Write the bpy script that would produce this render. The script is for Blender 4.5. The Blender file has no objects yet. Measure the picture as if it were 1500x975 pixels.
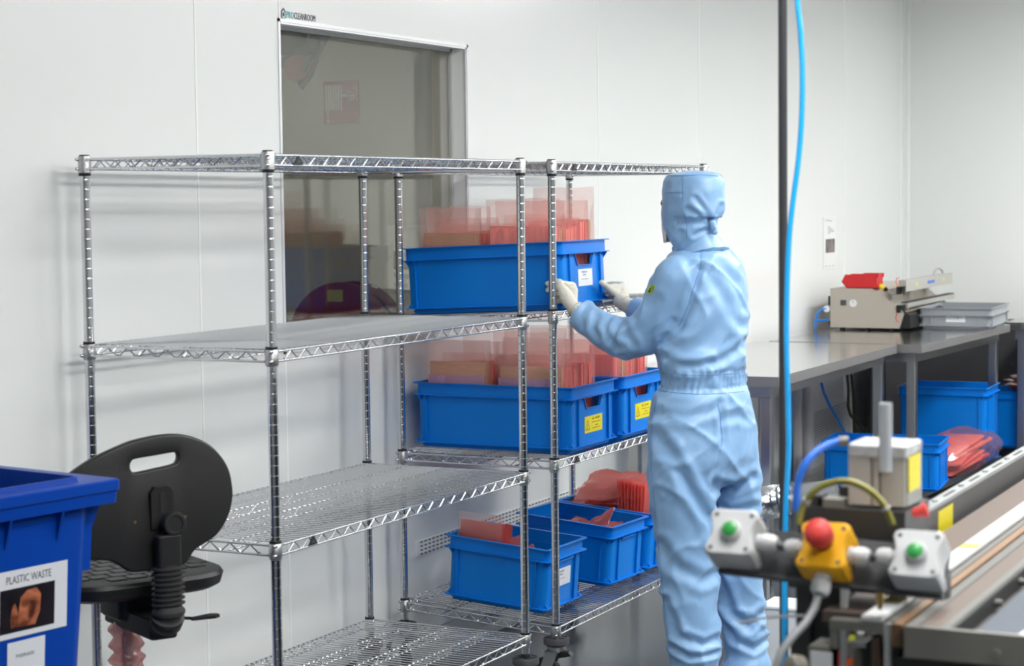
import bpy, bmesh, math, random
from mathutils import Vector, Matrix, noise
random.seed(7)
C = bpy.context.scene.collection
PI = math.pi
rad = math.radians

# ------------------------------------------------------------------ camera
# Room axes: the long white wall runs along +Y at x = -3.285, the floor is z = 0.
FPX, PITCH, ROLL, ZC, YAW = 2876.056, -0.068283, -0.0113286, 1.62, rad(26.0)
_c, _s = math.cos(PITCH), math.sin(PITCH)
_f0, _u0, _r0 = Vector((0, _c, _s)), Vector((0, -_s, _c)), Vector((1, 0, 0))
_cr, _sr = math.cos(ROLL), math.sin(ROLL)
_r1, _u1 = _cr * _r0 + _sr * _u0, -_sr * _r0 + _cr * _u0
_m = Matrix.Rotation(YAW, 3, 'Z')
RW, UW, FW = _m @ _r1, _m @ _u1, _m @ _f0
CAM = Vector((0, 0, ZC))

def at(px, py, d):
    """point of the room seen at pixel (px, py) of the photograph, d metres deep"""
    return CAM + (FW + RW * ((px - 750) / FPX) - UW * ((py - 487.5) / FPX)) * d

def on(px, py, axis, val):
    r = FW + RW * ((px - 750) / FPX) - UW * ((py - 487.5) / FPX)
    return CAM + r * ((val - CAM[axis]) / r[axis])

cam_data = bpy.data.cameras.new('camera')
cam_data.sensor_width = 36.0
cam_data.lens = FPX / 1500 * 36.0
cam_data.clip_start, cam_data.clip_end = 0.05, 60
cam_data.dof.use_dof = True
cam_data.dof.focus_distance = 6.25
cam_data.dof.aperture_fstop = 5.8
camera = bpy.data.objects.new('camera', cam_data)
C.objects.link(camera)
camera.matrix_world = Matrix(((RW.x, UW.x, -FW.x, 0), (RW.y, UW.y, -FW.y, 0), (RW.z, UW.z, -FW.z, ZC), (0, 0, 0, 1)))
sc = bpy.context.scene
sc.camera = camera
sc.view_settings.view_transform = 'Standard'
sc.view_settings.look = 'None'
sc.view_settings.gamma = 1
sc.view_settings.use_curve_mapping = False
sc.view_settings.exposure = 0.0
sc.cycles.max_bounces = 12
sc.cycles.diffuse_bounces = 5
sc.cycles.glossy_bounces = 5
sc.cycles.transmission_bounces = 8
sc.cycles.transparent_max_bounces = 32
sc.cycles.use_denoising = True
sc.cycles.sample_clamp_indirect = 6.0
wd = bpy.data.worlds.new('world')
sc.world = wd
wd.use_nodes = True
wd.node_tree.nodes['Background'].inputs[0].default_value = (0.5, 0.52, 0.55, 1)
wd.node_tree.nodes['Background'].inputs[1].default_value = 0.25

# ------------------------------------------------------------------ materials
def lin(h):
    """'#rrggbb' to linear rgb"""
    v = [int(h[i:i + 2], 16) / 255 for i in (1, 3, 5)]
    return tuple(x / 12.92 if x <= 0.04045 else ((x + 0.055) / 1.055) ** 2.4 for x in v)

MATS = {}
def mat(name, col, rough=0.5, metal=0.0, spec=0.5, bump=0.0, bscale=60.0, vary=0.0, vscale=3.0, coat=0.0, stretch=None, emit=None, sheen=0.0, sss=0.0):
    if name in MATS:
        return MATS[name]
    m = bpy.data.materials.new(name)
    m.use_nodes = True
    nt = m.node_tree
    b = nt.nodes['Principled BSDF']
    c = lin(col) if isinstance(col, str) else col
    b.inputs['Base Color'].default_value = (*c, 1)
    b.inputs['Roughness'].default_value = rough
    b.inputs['Metallic'].default_value = metal
    b.inputs['Specular IOR Level'].default_value = spec
    b.inputs['Coat Weight'].default_value = coat
    b.inputs['Coat Roughness'].default_value = 0.1
    if sheen:
        b.inputs['Sheen Weight'].default_value = sheen
        b.inputs['Sheen Roughness'].default_value = 0.4
    if sss:
        b.inputs['Subsurface Weight'].default_value = sss
        b.inputs['Subsurface Radius'].default_value = (0.02, 0.01, 0.006)
    tc = None
    if bump or vary:
        tc = nt.nodes.new('ShaderNodeTexCoord')
        mp = nt.nodes.new('ShaderNodeMapping')
        mp.inputs['Scale'].default_value = stretch or (1, 1, 1)
        nt.links.new(tc.outputs['Object'], mp.inputs['Vector'])
    if vary:
        n = nt.nodes.new('ShaderNodeTexNoise')
        n.inputs['Scale'].default_value = vscale
        n.inputs['Detail'].default_value = 4
        nt.links.new(mp.outputs[0], n.inputs['Vector'])
        r = nt.nodes.new('ShaderNodeMapRange')
        r.inputs['From Min'].default_value, r.inputs['From Max'].default_value = 0.3, 0.7
        r.inputs['To Min'].default_value, r.inputs['To Max'].default_value = 1 - vary, 1 + vary
        nt.links.new(n.outputs['Fac'], r.inputs['Value'])
        h = nt.nodes.new('ShaderNodeVectorMath')
        h.operation = 'SCALE'
        h.inputs[0].default_value = c
        nt.links.new(r.outputs[0], h.inputs['Scale'])
        nt.links.new(h.outputs[0], b.inputs['Base Color'])
    if bump:
        n = nt.nodes.new('ShaderNodeTexNoise')
        n.inputs['Scale'].default_value = bscale
        n.inputs['Detail'].default_value = 3
        nt.links.new(mp.outputs[0], n.inputs['Vector'])
        bp = nt.nodes.new('ShaderNodeBump')
        bp.inputs['Strength'].default_value = bump
        bp.inputs['Distance'].default_value = 0.01
        nt.links.new(n.outputs['Fac'], bp.inputs['Height'])
        nt.links.new(bp.outputs[0], b.inputs['Normal'])
    if emit:
        b.inputs['Emission Color'].default_value = (*emit[0], 1)
        b.inputs['Emission Strength'].default_value = emit[1]
    MATS[name] = m
    return m

def film_mat(name, col, tint, opacity, rough=0.25, gloss=0.12):
    """thin plastic film: part see-through, part milky, a little shine"""
    if name in MATS:
        return MATS[name]
    m = bpy.data.materials.new(name)
    m.use_nodes = True
    nt = m.node_tree
    nt.nodes.clear()
    out = nt.nodes.new('ShaderNodeOutputMaterial')
    tr = nt.nodes.new('ShaderNodeBsdfTransparent')
    tr.inputs[0].default_value = (*lin(tint), 1)
    df = nt.nodes.new('ShaderNodeBsdfDiffuse')
    df.inputs[0].default_value = (*lin(col), 1)
    tl = nt.nodes.new('ShaderNodeBsdfTranslucent')
    tl.inputs[0].default_value = (*lin(col), 1)
    gl = nt.nodes.new('ShaderNodeBsdfGlossy')
    gl.inputs['Roughness'].default_value = rough
    gl.inputs[0].default_value = (1, 1, 1, 1)
    lw = nt.nodes.new('ShaderNodeLayerWeight')
    lw.inputs['Blend'].default_value = 0.3
    tc = nt.nodes.new('ShaderNodeTexCoord')
    nz = nt.nodes.new('ShaderNodeTexNoise')
    nz.inputs['Scale'].default_value = 14
    nt.links.new(tc.outputs['Object'], nz.inputs['Vector'])
    bp = nt.nodes.new('ShaderNodeBump')
    bp.inputs['Strength'].default_value = 0.5
    bp.inputs['Distance'].default_value = 0.01
    nt.links.new(nz.outputs['Fac'], bp.inputs['Height'])
    for s in (df, gl, tl):
        nt.links.new(bp.outputs[0], s.inputs['Normal'])
    m1, m2, m3 = (nt.nodes.new('ShaderNodeMixShader') for _ in range(3))
    m1.inputs[0].default_value = 0.55
    nt.links.new(df.outputs[0], m1.inputs[1]); nt.links.new(tl.outputs[0], m1.inputs[2])
    m2.inputs[0].default_value = opacity
    nt.links.new(tr.outputs[0], m2.inputs[1]); nt.links.new(m1.outputs[0], m2.inputs[2])
    ml = nt.nodes.new('ShaderNodeMath'); ml.operation = 'MULTIPLY_ADD'
    ml.inputs[1].default_value = 0.28; ml.inputs[2].default_value = gloss * 0.25
    nt.links.new(lw.outputs['Fresnel'], ml.inputs[0])
    nt.links.new(ml.outputs[0], m3.inputs[0])
    nt.links.new(m2.outputs[0], m3.inputs[1]); nt.links.new(gl.outputs[0], m3.inputs[2])
    nt.links.new(m3.outputs[0], out.inputs['Surface'])
    MATS[name] = m
    return m

def glass_mat(name, tint, ior):
    m = bpy.data.materials.new(name)
    m.use_nodes = True
    nt = m.node_tree
    nt.nodes.clear()
    out = nt.nodes.new('ShaderNodeOutputMaterial')
    tr = nt.nodes.new('ShaderNodeBsdfTransparent'); tr.inputs[0].default_value = (*tint, 1)
    gl = nt.nodes.new('ShaderNodeBsdfGlossy'); gl.inputs['Roughness'].default_value = 0.015
    lw = nt.nodes.new('ShaderNodeLayerWeight'); lw.inputs['Blend'].default_value = 0.5
    pw = nt.nodes.new('ShaderNodeMath'); pw.operation = 'POWER'; pw.inputs[1].default_value = 5
    fr = nt.nodes.new('ShaderNodeMath'); fr.operation = 'MULTIPLY_ADD'; fr.inputs[1].default_value = 1 - ior; fr.inputs[2].default_value = ior
    nt.links.new(lw.outputs['Facing'], pw.inputs[0]); nt.links.new(pw.outputs[0], fr.inputs[0])
    mx = nt.nodes.new('ShaderNodeMixShader')
    nt.links.new(fr.outputs[0], mx.inputs[0])
    nt.links.new(tr.outputs[0], mx.inputs[1]); nt.links.new(gl.outputs[0], mx.inputs[2])
    nt.links.new(mx.outputs[0], out.inputs['Surface'])
    MATS[name] = m
    return m

M_wall = mat('cleanroom_panel_white', (0.78, 0.80, 0.79), 0.24, spec=0.45, bump=0.015, bscale=9)
M_farwall = mat('far_panel_white', (0.83, 0.85, 0.83), 0.3, spec=0.4, bump=0.02, bscale=8)
M_seam = mat('seam_silicone', (0.86, 0.88, 0.87), 0.4)
M_floor = mat('epoxy_floor_grey', (0.080, 0.093, 0.110), 0.15, spec=0.5, vary=0.05, vscale=2, bump=0.02, bscale=14)
M_ceil = mat('ceiling_white', (0.8, 0.8, 0.8), 0.6)
M_chrome = mat('chrome_wire', (0.66, 0.67, 0.69), 0.17, metal=1.0, bump=0.05, bscale=40)
M_chrome_dull = mat('chrome_collar', (0.50, 0.51, 0.52), 0.3, metal=1.0, bump=0.25, bscale=260)
M_steel = mat('stainless_brushed', (0.50, 0.50, 0.50), 0.3, metal=1.0, bump=0.06, bscale=30, stretch=(1, 12, 12))
M_steel_top = mat('stainless_worktop', (0.58, 0.585, 0.58), 0.14, metal=1.0, bump=0.03, bscale=12)
M_alu = mat('aluminium_profile', (0.55, 0.56, 0.57), 0.35, metal=0.9)
M_black = mat('black_plastic', (0.012, 0.012, 0.013), 0.5, spec=0.4)
M_rubber = mat('black_rubber', (0.02, 0.02, 0.022), 0.7, spec=0.3)
M_pu = mat('black_polyurethane', (0.014, 0.014, 0.015), 0.42, spec=0.35, bump=0.06, bscale=250)
M_grey = mat('grey_rubber', (0.06, 0.06, 0.065), 0.55)
M_blue = mat('blue_crate_plastic', (0.0, 0.19, 0.68), 0.38, spec=0.22, bump=0.02, bscale=30)
M_binblue = mat('blue_bin_plastic', (0.0, 0.040, 0.30), 0.36, spec=0.25, bump=0.05, bscale=300)
M_greybox = mat('grey_tray_plastic', (0.30, 0.32, 0.35), 0.4)
M_white = mat('white_plastic', (0.76, 0.77, 0.77), 0.35)
M_label = mat('white_label_paper', (0.78, 0.79, 0.82), 0.45)
M_yellow = mat('yellow_label', (0.78, 0.66, 0.008), 0.45)
M_ink = mat('black_ink', (0.03, 0.03, 0.035), 0.6)
M_ink2 = mat('olive_ink', (0.14, 0.12, 0.02), 0.6)
M_card = mat('brown_board', (0.60, 0.36, 0.22), 0.75, vary=0.12, vscale=30, stretch=(1, 1, 14))
M_pinkstack = mat('pink_stack', (0.90, 0.27, 0.24), 0.45, vary=0.10, vscale=14, stretch=(6, 6, 1))
M_violet = mat('violet_board', (0.50, 0.30, 0.48), 0.6)
M_film = film_mat('pink_film', '#ffc9c3', '#fffbfa', 0.14)
M_film2 = film_mat('pink_film_dense', '#e88580', '#ffd4ce', 0.42)
M_clear = film_mat('clear_pink_film', '#f0c4c4', '#f6dcdc', 0.18, 0.15, 0.3)
M_glass = glass_mat('dark_window_glass', (0.84, 0.83, 0.785), 0.105)
M_glass2 = glass_mat('clear_window_glass', (0.93, 0.93, 0.92), 0.022)

# ------------------------------------------------------------------ mesh helpers
class MB:
    """collects shapes for ONE mesh object"""
    def __init__(s):
        s.v, s.f, s.mi, s.mats = [], [], [], []
        s.cur = 0
        s.x = Matrix.Identity(4)
    def use(s, m):
        if m not in s.mats:
            s.mats.append(m)
        s.cur = s.mats.index(m)
        return s
    def add(s, vs, fs):
        n = len(s.v)
        s.v += [s.x @ Vector(p) for p in vs]
        s.f += [[i + n for i in f] for f in fs]
        s.mi += [s.cur] * len(fs)
    def box(s, a, b):
        (x0, y0, z0), (x1, y1, z1) = a, b
        s.add([(x0, y0, z0), (x1, y0, z0), (x1, y1, z0), (x0, y1, z0), (x0, y0, z1), (x1, y0, z1), (x1, y1, z1), (x0, y1, z1)],
              [(3, 2, 1, 0), (4, 5, 6, 7), (0, 1, 5, 4), (1, 2, 6, 5), (2, 3, 7, 6), (3, 0, 4, 7)])
        return s
    def rbox(s, a, b, r=0.01, n=4):
        """box with edges along z rounded, and a small top/bottom chamfer"""
        (x0, y0, z0), (x1, y1, z1) = a, b
        r = min(r, (x1 - x0) / 2.01, (y1 - y0) / 2.01)
        c = min(r * 0.35, (z1 - z0) / 3)
        lo = rrect((x0 + x1) / 2, (y0 + y1) / 2, (x1 - x0) / 2, (y1 - y0) / 2, r, n)
        li = rrect((x0 + x1) / 2, (y0 + y1) / 2, (x1 - x0) / 2 - c, (y1 - y0) / 2 - c, max(r - c, r * .3), n)
        s.loft([[(*p, z0) for p in li], [(*p, z0 + c) for p in lo], [(*p, z1 - c) for p in lo], [(*p, z1) for p in li]])
        return s
    def loft(s, rings, cap=True, closed=True):
        n = len(rings[0])
        vs = [p for r in rings for p in r]
        fs = []
        for k in range(len(rings) - 1):
            for i in range(n if closed else n - 1):
                j = (i + 1) % n
                fs.append((k * n + i, k * n + j, (k + 1) * n + j, (k + 1) * n + i))
        if cap:
            fs.append(tuple(range(n - 1, -1, -1)))
            fs.append(tuple((len(rings) - 1) * n + i for i in range(n)))
        s.add(vs, fs)
        return s
    def lathe(s, prof, o=(0, 0, 0), axis=(0, 0, 1), n=20):
        """prof: (radius, height) pairs from bottom to top"""
        q = Vector((0, 0, 1)).rotation_difference(Vector(axis).normalized()).to_matrix()
        o = Vector(o)
        rings = [[o + q @ Vector((r * math.cos(2 * PI * i / n), r * math.sin(2 * PI * i / n), h)) for i in range(n)] for r, h in prof]
        s.loft(rings)
        return s
    def cyl(s, a, b, r, n=14, r2=None):
        a, b = Vector(a), Vector(b)
        s.lathe([(r, 0), (r2 if r2 is not None else r, (b - a).length)], a, b - a, n)
        return s
    def tube(s, pts, r, n=8, cap=True, closed=False):
        pts = [Vector(p) for p in pts]
        rs = r if isinstance(r, (list, tuple)) else [r] * len(pts)
        t0 = (pts[1] - pts[0]).normalized()
        up = Vector((0, 0, 1)) if abs(t0.z) < 0.9 else Vector((1, 0, 0))
        u = t0.cross(up).normalized()
        rings = []
        m = len(pts)
        for i, p in enumerate(pts):
            if closed:
                t = (pts[(i + 1) % m] - pts[i - 1]).normalized()
            else:
                t = (pts[min(i + 1, m - 1)] - pts[max(i - 1, 0)]).normalized()
            u = (u - t * u.dot(t)).normalized()
            w = t.cross(u)
            rings.append([p + (u * math.cos(2 * PI * k / n) + w * math.sin(2 * PI * k / n)) * rs[i] for k in range(n)])
        if closed:
            rings.append(rings[0])
        s.loft(rings, cap=cap and not closed)
        return s
    def prism(s, poly, a, b, plane='xy'):
        """polygon extruded from a to b along the axis missing in plane"""
        def P(p, h):
            return {'xy': (p[0], p[1], h), 'xz': (p[0], h, p[1]), 'yz': (h, p[0], p[1])}[plane]
        s.loft([[P(p, a) for p in poly], [P(p, b) for p in poly]])
        return s
    def ring(s, hx, hy, r, t, z0, z1, n=4, hx1=None, hy1=None):
        """hollow rounded-rectangle wall of thickness t"""
        hx1, hy1 = hx1 or hx, hy1 or hy
        o0, i0 = rrect(0, 0, hx, hy, r, n), rrect(0, 0, hx - t, hy - t, max(r - t, 0.002), n)
        o1, i1 = rrect(0, 0, hx1, hy1, r, n), rrect(0, 0, hx1 - t, hy1 - t, max(r - t, 0.002), n)
        L = [[(*p, z0) for p in o0], [(*p, z1) for p in o1], [(*p, z1) for p in i1], [(*p, z0) for p in i0]]
        s.loft(L + [L[0]], cap=False)
        return s
    def strip(s, outer, inner, z0, z1):
        """open wall between two polylines"""
        n = len(outer)
        L = [[(*outer[i], z0), (*outer[i], z1), (*inner[i], z1), (*inner[i], z0)] for i in range(n)]
        s.loft(L)
        return s
    def mesh(s, name):
        me = bpy.data.meshes.new(name)
        me.from_pydata([tuple(p) for p in s.v], [], s.f)
        for m in s.mats:
            me.materials.append(m)
        if s.mats:
            me.polygons.foreach_set('material_index', s.mi)
        bm = bmesh.new()
        bm.from_mesh(me)
        bmesh.ops.recalc_face_normals(bm, faces=bm.faces)
        bm.to_mesh(me)
        bm.free()
        return me
    def build(s, name, m=None, parent=None, smooth=35, loc=None):
        if m is not None and not s.mats:
            s.use(m); s.mi = [0] * len(s.f)
        me = s.mesh(name)
        if smooth:
            me.polygons.foreach_set('use_smooth', [True] * len(me.polygons))
            me.set_sharp_from_angle(angle=rad(smooth))
        return link(name, me, parent, loc)

def link(name, me, parent=None, loc=None):
    o = bpy.data.objects.new(name, me)
    C.objects.link(o)
    if parent:
        o.parent = parent
    if loc is not None:
        o.location = loc
    return o

def rrect(cx, cy, hx, hy, r, n=4):
    out = []
    for qx, qy, a0 in ((1, 1, 0), (-1, 1, 90), (-1, -1, 180), (1, -1, 270)):
        for k in range(n + 1):
            a = rad(a0 + 90 * k / n)
            out.append((cx + qx * (hx - r) + r * math.cos(a), cy + qy * (hy - r) + r * math.sin(a)))
    return out

def thing(name, label, cat, loc=(0, 0, 0), rz=0.0, group=None):
    o = bpy.data.objects.new(name, None)
    o.empty_display_size = 0.1
    C.objects.link(o)
    o.location = loc
    o.rotation_euler = (0, 0, rz)
    return tag(o, label, cat, group)

def tag(o, label=None, cat=None, group=None, kind=None):
    if label: o['label'] = label
    if cat: o['category'] = cat
    if group: o['group'] = group
    if kind: o['kind'] = kind
    return o

def struct(mb, name, m, smooth=0):
    return tag(mb.build(name, m, None, smooth), kind='structure')

def copy_tree(o, parent=None):
    c = o.copy()
    C.objects.link(c)
    c.parent = parent
    for ch in list(o.children):
        copy_tree(ch, c)
    return c

def text(name, s, size, m, parent, loc, rot, align='LEFT', depth=0.0004, sx=1.0):
    """lettering as a thin mesh"""
    cu = bpy.data.curves.new(name, 'FONT')
    cu.body = s
    cu.size = size
    cu.align_x = align
    cu.align_y = 'CENTER'
    cu.extrude = depth
    cu.resolution_u = 2
    t = bpy.data.objects.new(name, cu)
    C.objects.link(t)
    dg = bpy.context.evaluated_depsgraph_get()
    me = bpy.data.meshes.new_from_object(t.evaluated_get(dg))
    bpy.data.objects.remove(t)
    me.materials.clear()
    me.materials.append(m)
    o = link(name, me, parent, loc)
    o.rotation_euler = rot
    o.scale = (sx, 1, 1)
    return o
# ------------------------------------------------------------------ the room
XW, YF, ZT = -3.285, 12.55, 3.05           # long wall, far wall, ceiling
XR, YN = 4.2, -3.2                         # right wall, wall behind the camera
WY0, WY1, WZ0, WZ1 = 5.135, 6.381, 1.16, 2.168   # window opening in the long wall
TH = 0.14
b = MB()
b.box((XW - TH, YN, 0), (XW, WY0, ZT)).box((XW - TH, WY1, 0), (XW, YF, ZT))
b.box((XW - TH, WY0, 0), (XW, WY1, WZ0)).box((XW - TH, WY0, WZ1), (XW, WY1, ZT))
struct(b, 'wall_left', M_wall)
struct(MB().box((XW - TH, YF, 0), (XR, YF + 0.12, ZT)), 'wall_far', M_farwall)
struct(MB().box((XR, YN, 0), (XR + 0.12, YF, ZT)), 'wall_right', mat('right_panel_grey', (0.5, 0.51, 0.5), 0.4))
struct(MB().box((XW - TH, YN - 0.12, 0), (XR + 0.12, YN, ZT)), 'wall_near', mat('right_panel_grey', (0.5, 0.51, 0.5), 0.4))
struct(MB().box((XW - TH, YN - 0.12, -0.1), (XR + 0.12, YF + 0.12, 0)), 'floor', M_floor)
struct(MB().box((XW - TH, YN - 0.12, ZT), (XR + 0.12, YF + 0.12, ZT + 0.1)), 'ceiling', M_ceil)
# sealed joints between the wall panels
b = MB()
for y in (1.09, 2.29, 3.49, 4.69, 7.58, 8.78, 9.98, 11.18):
    b.box((XW - 0.002, y - 0.004, 0.1), (XW + 0.0012, y + 0.004, ZT))
b.box((XW - 0.002, WY0 - 0.004, WZ1), (XW + 0.0012, WY0 + 0.004, ZT))
b.box((XW - 0.002, WY0 - 0.004, 0.1), (XW + 0.0012, WY0 + 0.004, WZ0))
b.box((XW, YF - 0.03, 0), (XW + 0.03, YF, ZT))
b.box((XW, YF - 0.10, 0), (XW + 0.002, YF - 0.092, ZT))
struct(b, 'trim_1', M_seam)
# coved plinth and return-air grilles low on the long wall
b = MB()
b.prism([(XW, 0), (XW + 0.03, 0), (XW + 0.022, 0.01), (XW + 0.012, 0.03), (XW + 0.01, 0.1), (XW, 0.1)], YN, YF, 'xz')
struct(b, 'baseboard_left', mat('plinth_grey', (0.5, 0.52, 0.53), 0.35))

def grille(y0, y1, z0, z1, label, n):
    t = thing('air_grille', label, 'vent', (XW, y0, z0), 0, 'return air grilles low on the long wall')
    w, h = y1 - y0, z1 - z0
    MB().box((0, 0, 0), (0.004, w, h)).build('plate', M_wall, t, 0)
    b = MB()
    rows = n
    for i in range(rows):
        z = h * (0.12 + 0.76 * i / (rows - 1))
        k = int(w / 0.03)
        for j in range(k):
            y = 0.02 + (w - 0.04) * (j + 0.5) / k
            b.box((0.0035, y - 0.009, z - 0.0026), (0.0048, y + 0.009, z + 0.0026))
    b.build('slots', mat('grille_dark', (0.12, 0.12, 0.12), 0.8), t, 0)
grille(5.95, 7.55, 0.375, 0.43, 'slotted air grille in the long wall above the small blue crates', 4)
for (xa_, xb_, ya_, yb_, lab, n_) in ((1160, 1183, 620, 678, 'louvred air grille in the wall under the long steel bench, left of a blue crate', 14),
                                  (1190, 1246, 598, 640, 'wide fine air grille in the wall under the long steel bench, behind the cable loop', 14)):
    pa_, pb_ = on(xa_, ya_, 0, XW), on(xb_, yb_, 0, XW)
    grille(pa_.y, pb_.y, min(pa_.z, pb_.z), max(pa_.z, pb_.z), lab, n_)

# the window: white reveal, aluminium lip, dark double glazing
fr = MB()
for d, x0, x1 in ((0.0, XW - 0.001, XW + 0.004), (-0.012, XW - 0.006, XW + 0.001)):
    e = 0.010
    y0, y1, z0, z1 = WY0 - e - d * .0 , WY1 + e, WZ0 - e, WZ1 + e
    if d < 0:
        y0, y1, z0, z1, e = WY0, WY1, WZ0, WZ1, 0.006
        fr.box((x0, y0, z0), (x1, y0 + e, z1)).box((x0, y1 - e, z0), (x1, y1, z1))
        fr.box((x0, y0, z0), (x1, y1, z0 + e)).box((x0, y0, z1 - e), (x1, y1, z1))
    else:
        fr.box((x0, y0, z0), (x1, y0 + e, z1)).box((x0, y1 - e, z0), (x1, y1, z1))
        fr.box((x0, y0, z0), (x1, y1, z0 + e)).box((x0, y0, z1 - e), (x1, y1, z1))
win = struct(fr, 'window_1', mat('window_lip', (0.82, 0.83, 0.85), 0.25, metal=0.2))
GX = XW - 0.066
b = MB()
for y0_, y1_ in ((WY0, WY0 + 0.003), (WY1 - 0.003, WY1)):
    b.box((XW - TH - 0.001, y0_, WZ0), (XW - 0.002, y1_, WZ1))
b.box((XW - TH - 0.001, WY0, WZ0), (XW - 0.002, WY1, WZ0 + 0.003)).box((XW - TH - 0.001, WY0, WZ1 - 0.003), (XW - 0.002, WY1, WZ1))
b.build('lit_reveal_liner', mat('liner_lit_white', (0.90, 0.92, 0.90), 0.35), win, 0)  # lining added, whiter than the wall, to put light into the reveal
MB().box((GX - 0.004, WY0, WZ0), (GX, WY1, WZ1)).build('window_pane', M_glass2, win, 0)
MB().box((GX - 0.044, WY0, WZ0), (GX - 0.040, WY1, WZ1)).build('window_pane', M_glass, win, 0)
b = MB()
for x in (GX + 0.004,):
    e = 0.014
    b.box((x - 0.004, WY0, WZ0), (x + 0.006, WY0 + e, WZ1)).box((x - 0.004, WY1 - e, WZ0), (x + 0.006, WY1, WZ1))
    b.box((x - 0.004, WY0, WZ0), (x + 0.006, WY1, WZ0 + e)).box((x - 0.004, WY0, WZ1 - e), (x + 0.006, WY1, WZ1))
b.build('glazing_seal', mat('glazing_seal_grey', (0.55, 0.56, 0.54), 0.5), win, 0)

# the side room behind the window
SX, SY0, SY1 = -8.2, 2.2, 7.97
M_side = mat('side_room_beige', (0.62, 0.60, 0.54), 0.6)
struct(MB().box((SX, SY1, 0), (XW - TH, SY1 + 0.1, ZT)), 'wall_side_far', M_side)
struct(MB().box((SX, SY0 - 0.1, 0), (XW - TH, SY0, ZT)), 'wall_side_near', M_side)
struct(MB().box((SX - 0.1, SY0, 0), (SX, SY1, ZT)), 'wall_side_left', M_side)
struct(MB().box((SX, SY0, -0.1), (XW - TH, SY1, 0)), 'floor_side', M_floor)
struct(MB().box((SX, SY0, ZT), (XW - TH, SY1, ZT + 0.1)), 'ceiling_side', M_ceil)

# ------------------------------------------------------------------ lamps
M_diff = mat('led_diffuser', (0.9, 0.9, 0.9), 0.5, emit=((1.0, 0.995, 0.97), 25.5))
M_diff2 = mat('led_diffuser_dim', (0.9, 0.9, 0.9), 0.5, emit=((1.0, 0.98, 0.93), 15.0))
def lamp(x, y, label, group, md, hx=0.3, hy=0.6):
    t = thing('ceiling_light', label, 'light', (x, y, ZT), 0, group)
    MB().ring(hx + 0.02, hy + 0.02, 0.01, 0.022, -0.035, 0.0).build('frame', M_white, t, 0)
    MB().box((-hx, -hy, -0.03), (hx, hy, -0.02)).build('diffuser', md, t, 0)
for x, ys in ((-0.75, (2.7, 4.9, 7.1, 9.3, 11.4)), (1.2, (0.5, 2.7, 4.9, 7.1, 9.3, 11.4))):  # unseen panels; the one nearest the camera is added to brighten the window reveal
    for y in ys:
        lamp(x, y, 'flat white LED panel set in the clean room ceiling', 'LED panels in the clean room ceiling', M_diff)
lamp(-5.6, 5.0, 'flat LED panel in the ceiling of the room behind the window', None, M_diff2)
# ------------------------------------------------------------------ chrome wire racks
RWD, RLN = 0.5647, 1.3762                  # post centres: depth (towards the wall), length along it
CAPZ = ZC + 0.1248
G = 0.0254                                  # the posts are grooved every inch

def post_mesh():
    z0, z1 = 0.205, CAPZ - 0.004
    prof = [(0.0125, z0)]
    k = math.ceil(z0 / G + 0.3)
    while k * G < z1 - 0.012:
        z = k * G + 0.006
        prof += [(0.0127, z - 0.0030), (0.0127, z - 0.0015), (0.01215, z - 0.0002), (0.01215, z + 0.0002), (0.0127, z + 0.0006), (0.0127, z + 0.0020)]
        k += 1
    prof += [(0.0127, z1)]
    b = MB().use(M_chrome)
    b.lathe(prof, n=22)
    b.use(M_black)
    b.lathe([(0.0133, z1 - 0.001), (0.0138, z1 + 0.002), (0.012, z1 + 0.004)], n=22)
    me = b.mesh('post')
    me.polygons.foreach_set('use_smooth', [True] * len(me.polygons)); me.set_sharp_from_angle(angle=rad(40))
    return me

def shelf_mesh():
    """wire shelf; origin on the near front post, upper rail at z = 0"""
    b = MB().use(M_chrome)
    R, lo = 0.0032, -0.0245
    o = 0.009
    ed = [((o, 0.014, 0), (o, RLN - 0.014, 0)), ((-RWD - o, 0.014, 0), (-RWD - o, RLN - 0.014, 0)),
          ((-0.014, -o, 0), (-RWD + 0.014, -o, 0)), ((-0.014, RLN + o, 0), (-RWD + 0.014, RLN + o, 0))]
    for p, q in ed:
        p, q = Vector(p), Vector(q)
        d = (q - p); L = d.length; d.normalize()
        for z in (0, lo):
            b.tube([p + Vector((0, 0, z)), q + Vector((0, 0, z))], R, 8)
        n = round((L - 0.05) / 0.064)
        pts = []
        off = d.cross(Vector((0, 0, 1))) * 0.0
        s0 = 0.025
        st = (L - 2 * s0) / n
        for i in range(n):
            a = s0 + i * st
            for f, z in ((0.0, lo + 0.006), (0.06, lo + 0.002), (0.44, -0.004), (0.5, -0.0015), (0.56, -0.004), (0.94, lo + 0.002)):
                pts.append(p + d * (a + f * st) + Vector((0, 0, z)))
        pts.append(p + d * (L - s0) + Vector((0, 0, lo + 0.006)))
        b.tube(pts, 0.0019, 6)
    n = 53
    for i in range(n):
        y = 0.028 + (RLN - 0.056) * i / (n - 1)
        b.tube([(o, y, 0.003), (-RWD - o, y, 0.003)], 0.0021, 6)
    for k in (0.25, 0.5, 0.75):
        x = -RWD * k
        b.tube([(x, 0.0, -0.0015), (x, RLN, -0.0015)], 0.0024, 6)
        b.tube([(x, 0.0, -0.0225), (x, RLN, -0.0225)], 0.0024, 6)
        m = 22
        pts = []
        for i in range(m):
            y = 0.02 + (RLN - 0.04) * i / m
            pts += [(x + 0.002, y, -0.021), (x + 0.002, y + 0.5 * RLN / m, 0.0005)]
        b.tube(pts, 0.0016, 6)
    me = b.mesh('wire_shelf')
    me.polygons.foreach_set('use_smooth', [True] * len(me.polygons)); me.set_sharp_from_angle(angle=rad(50))
    return me

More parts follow.
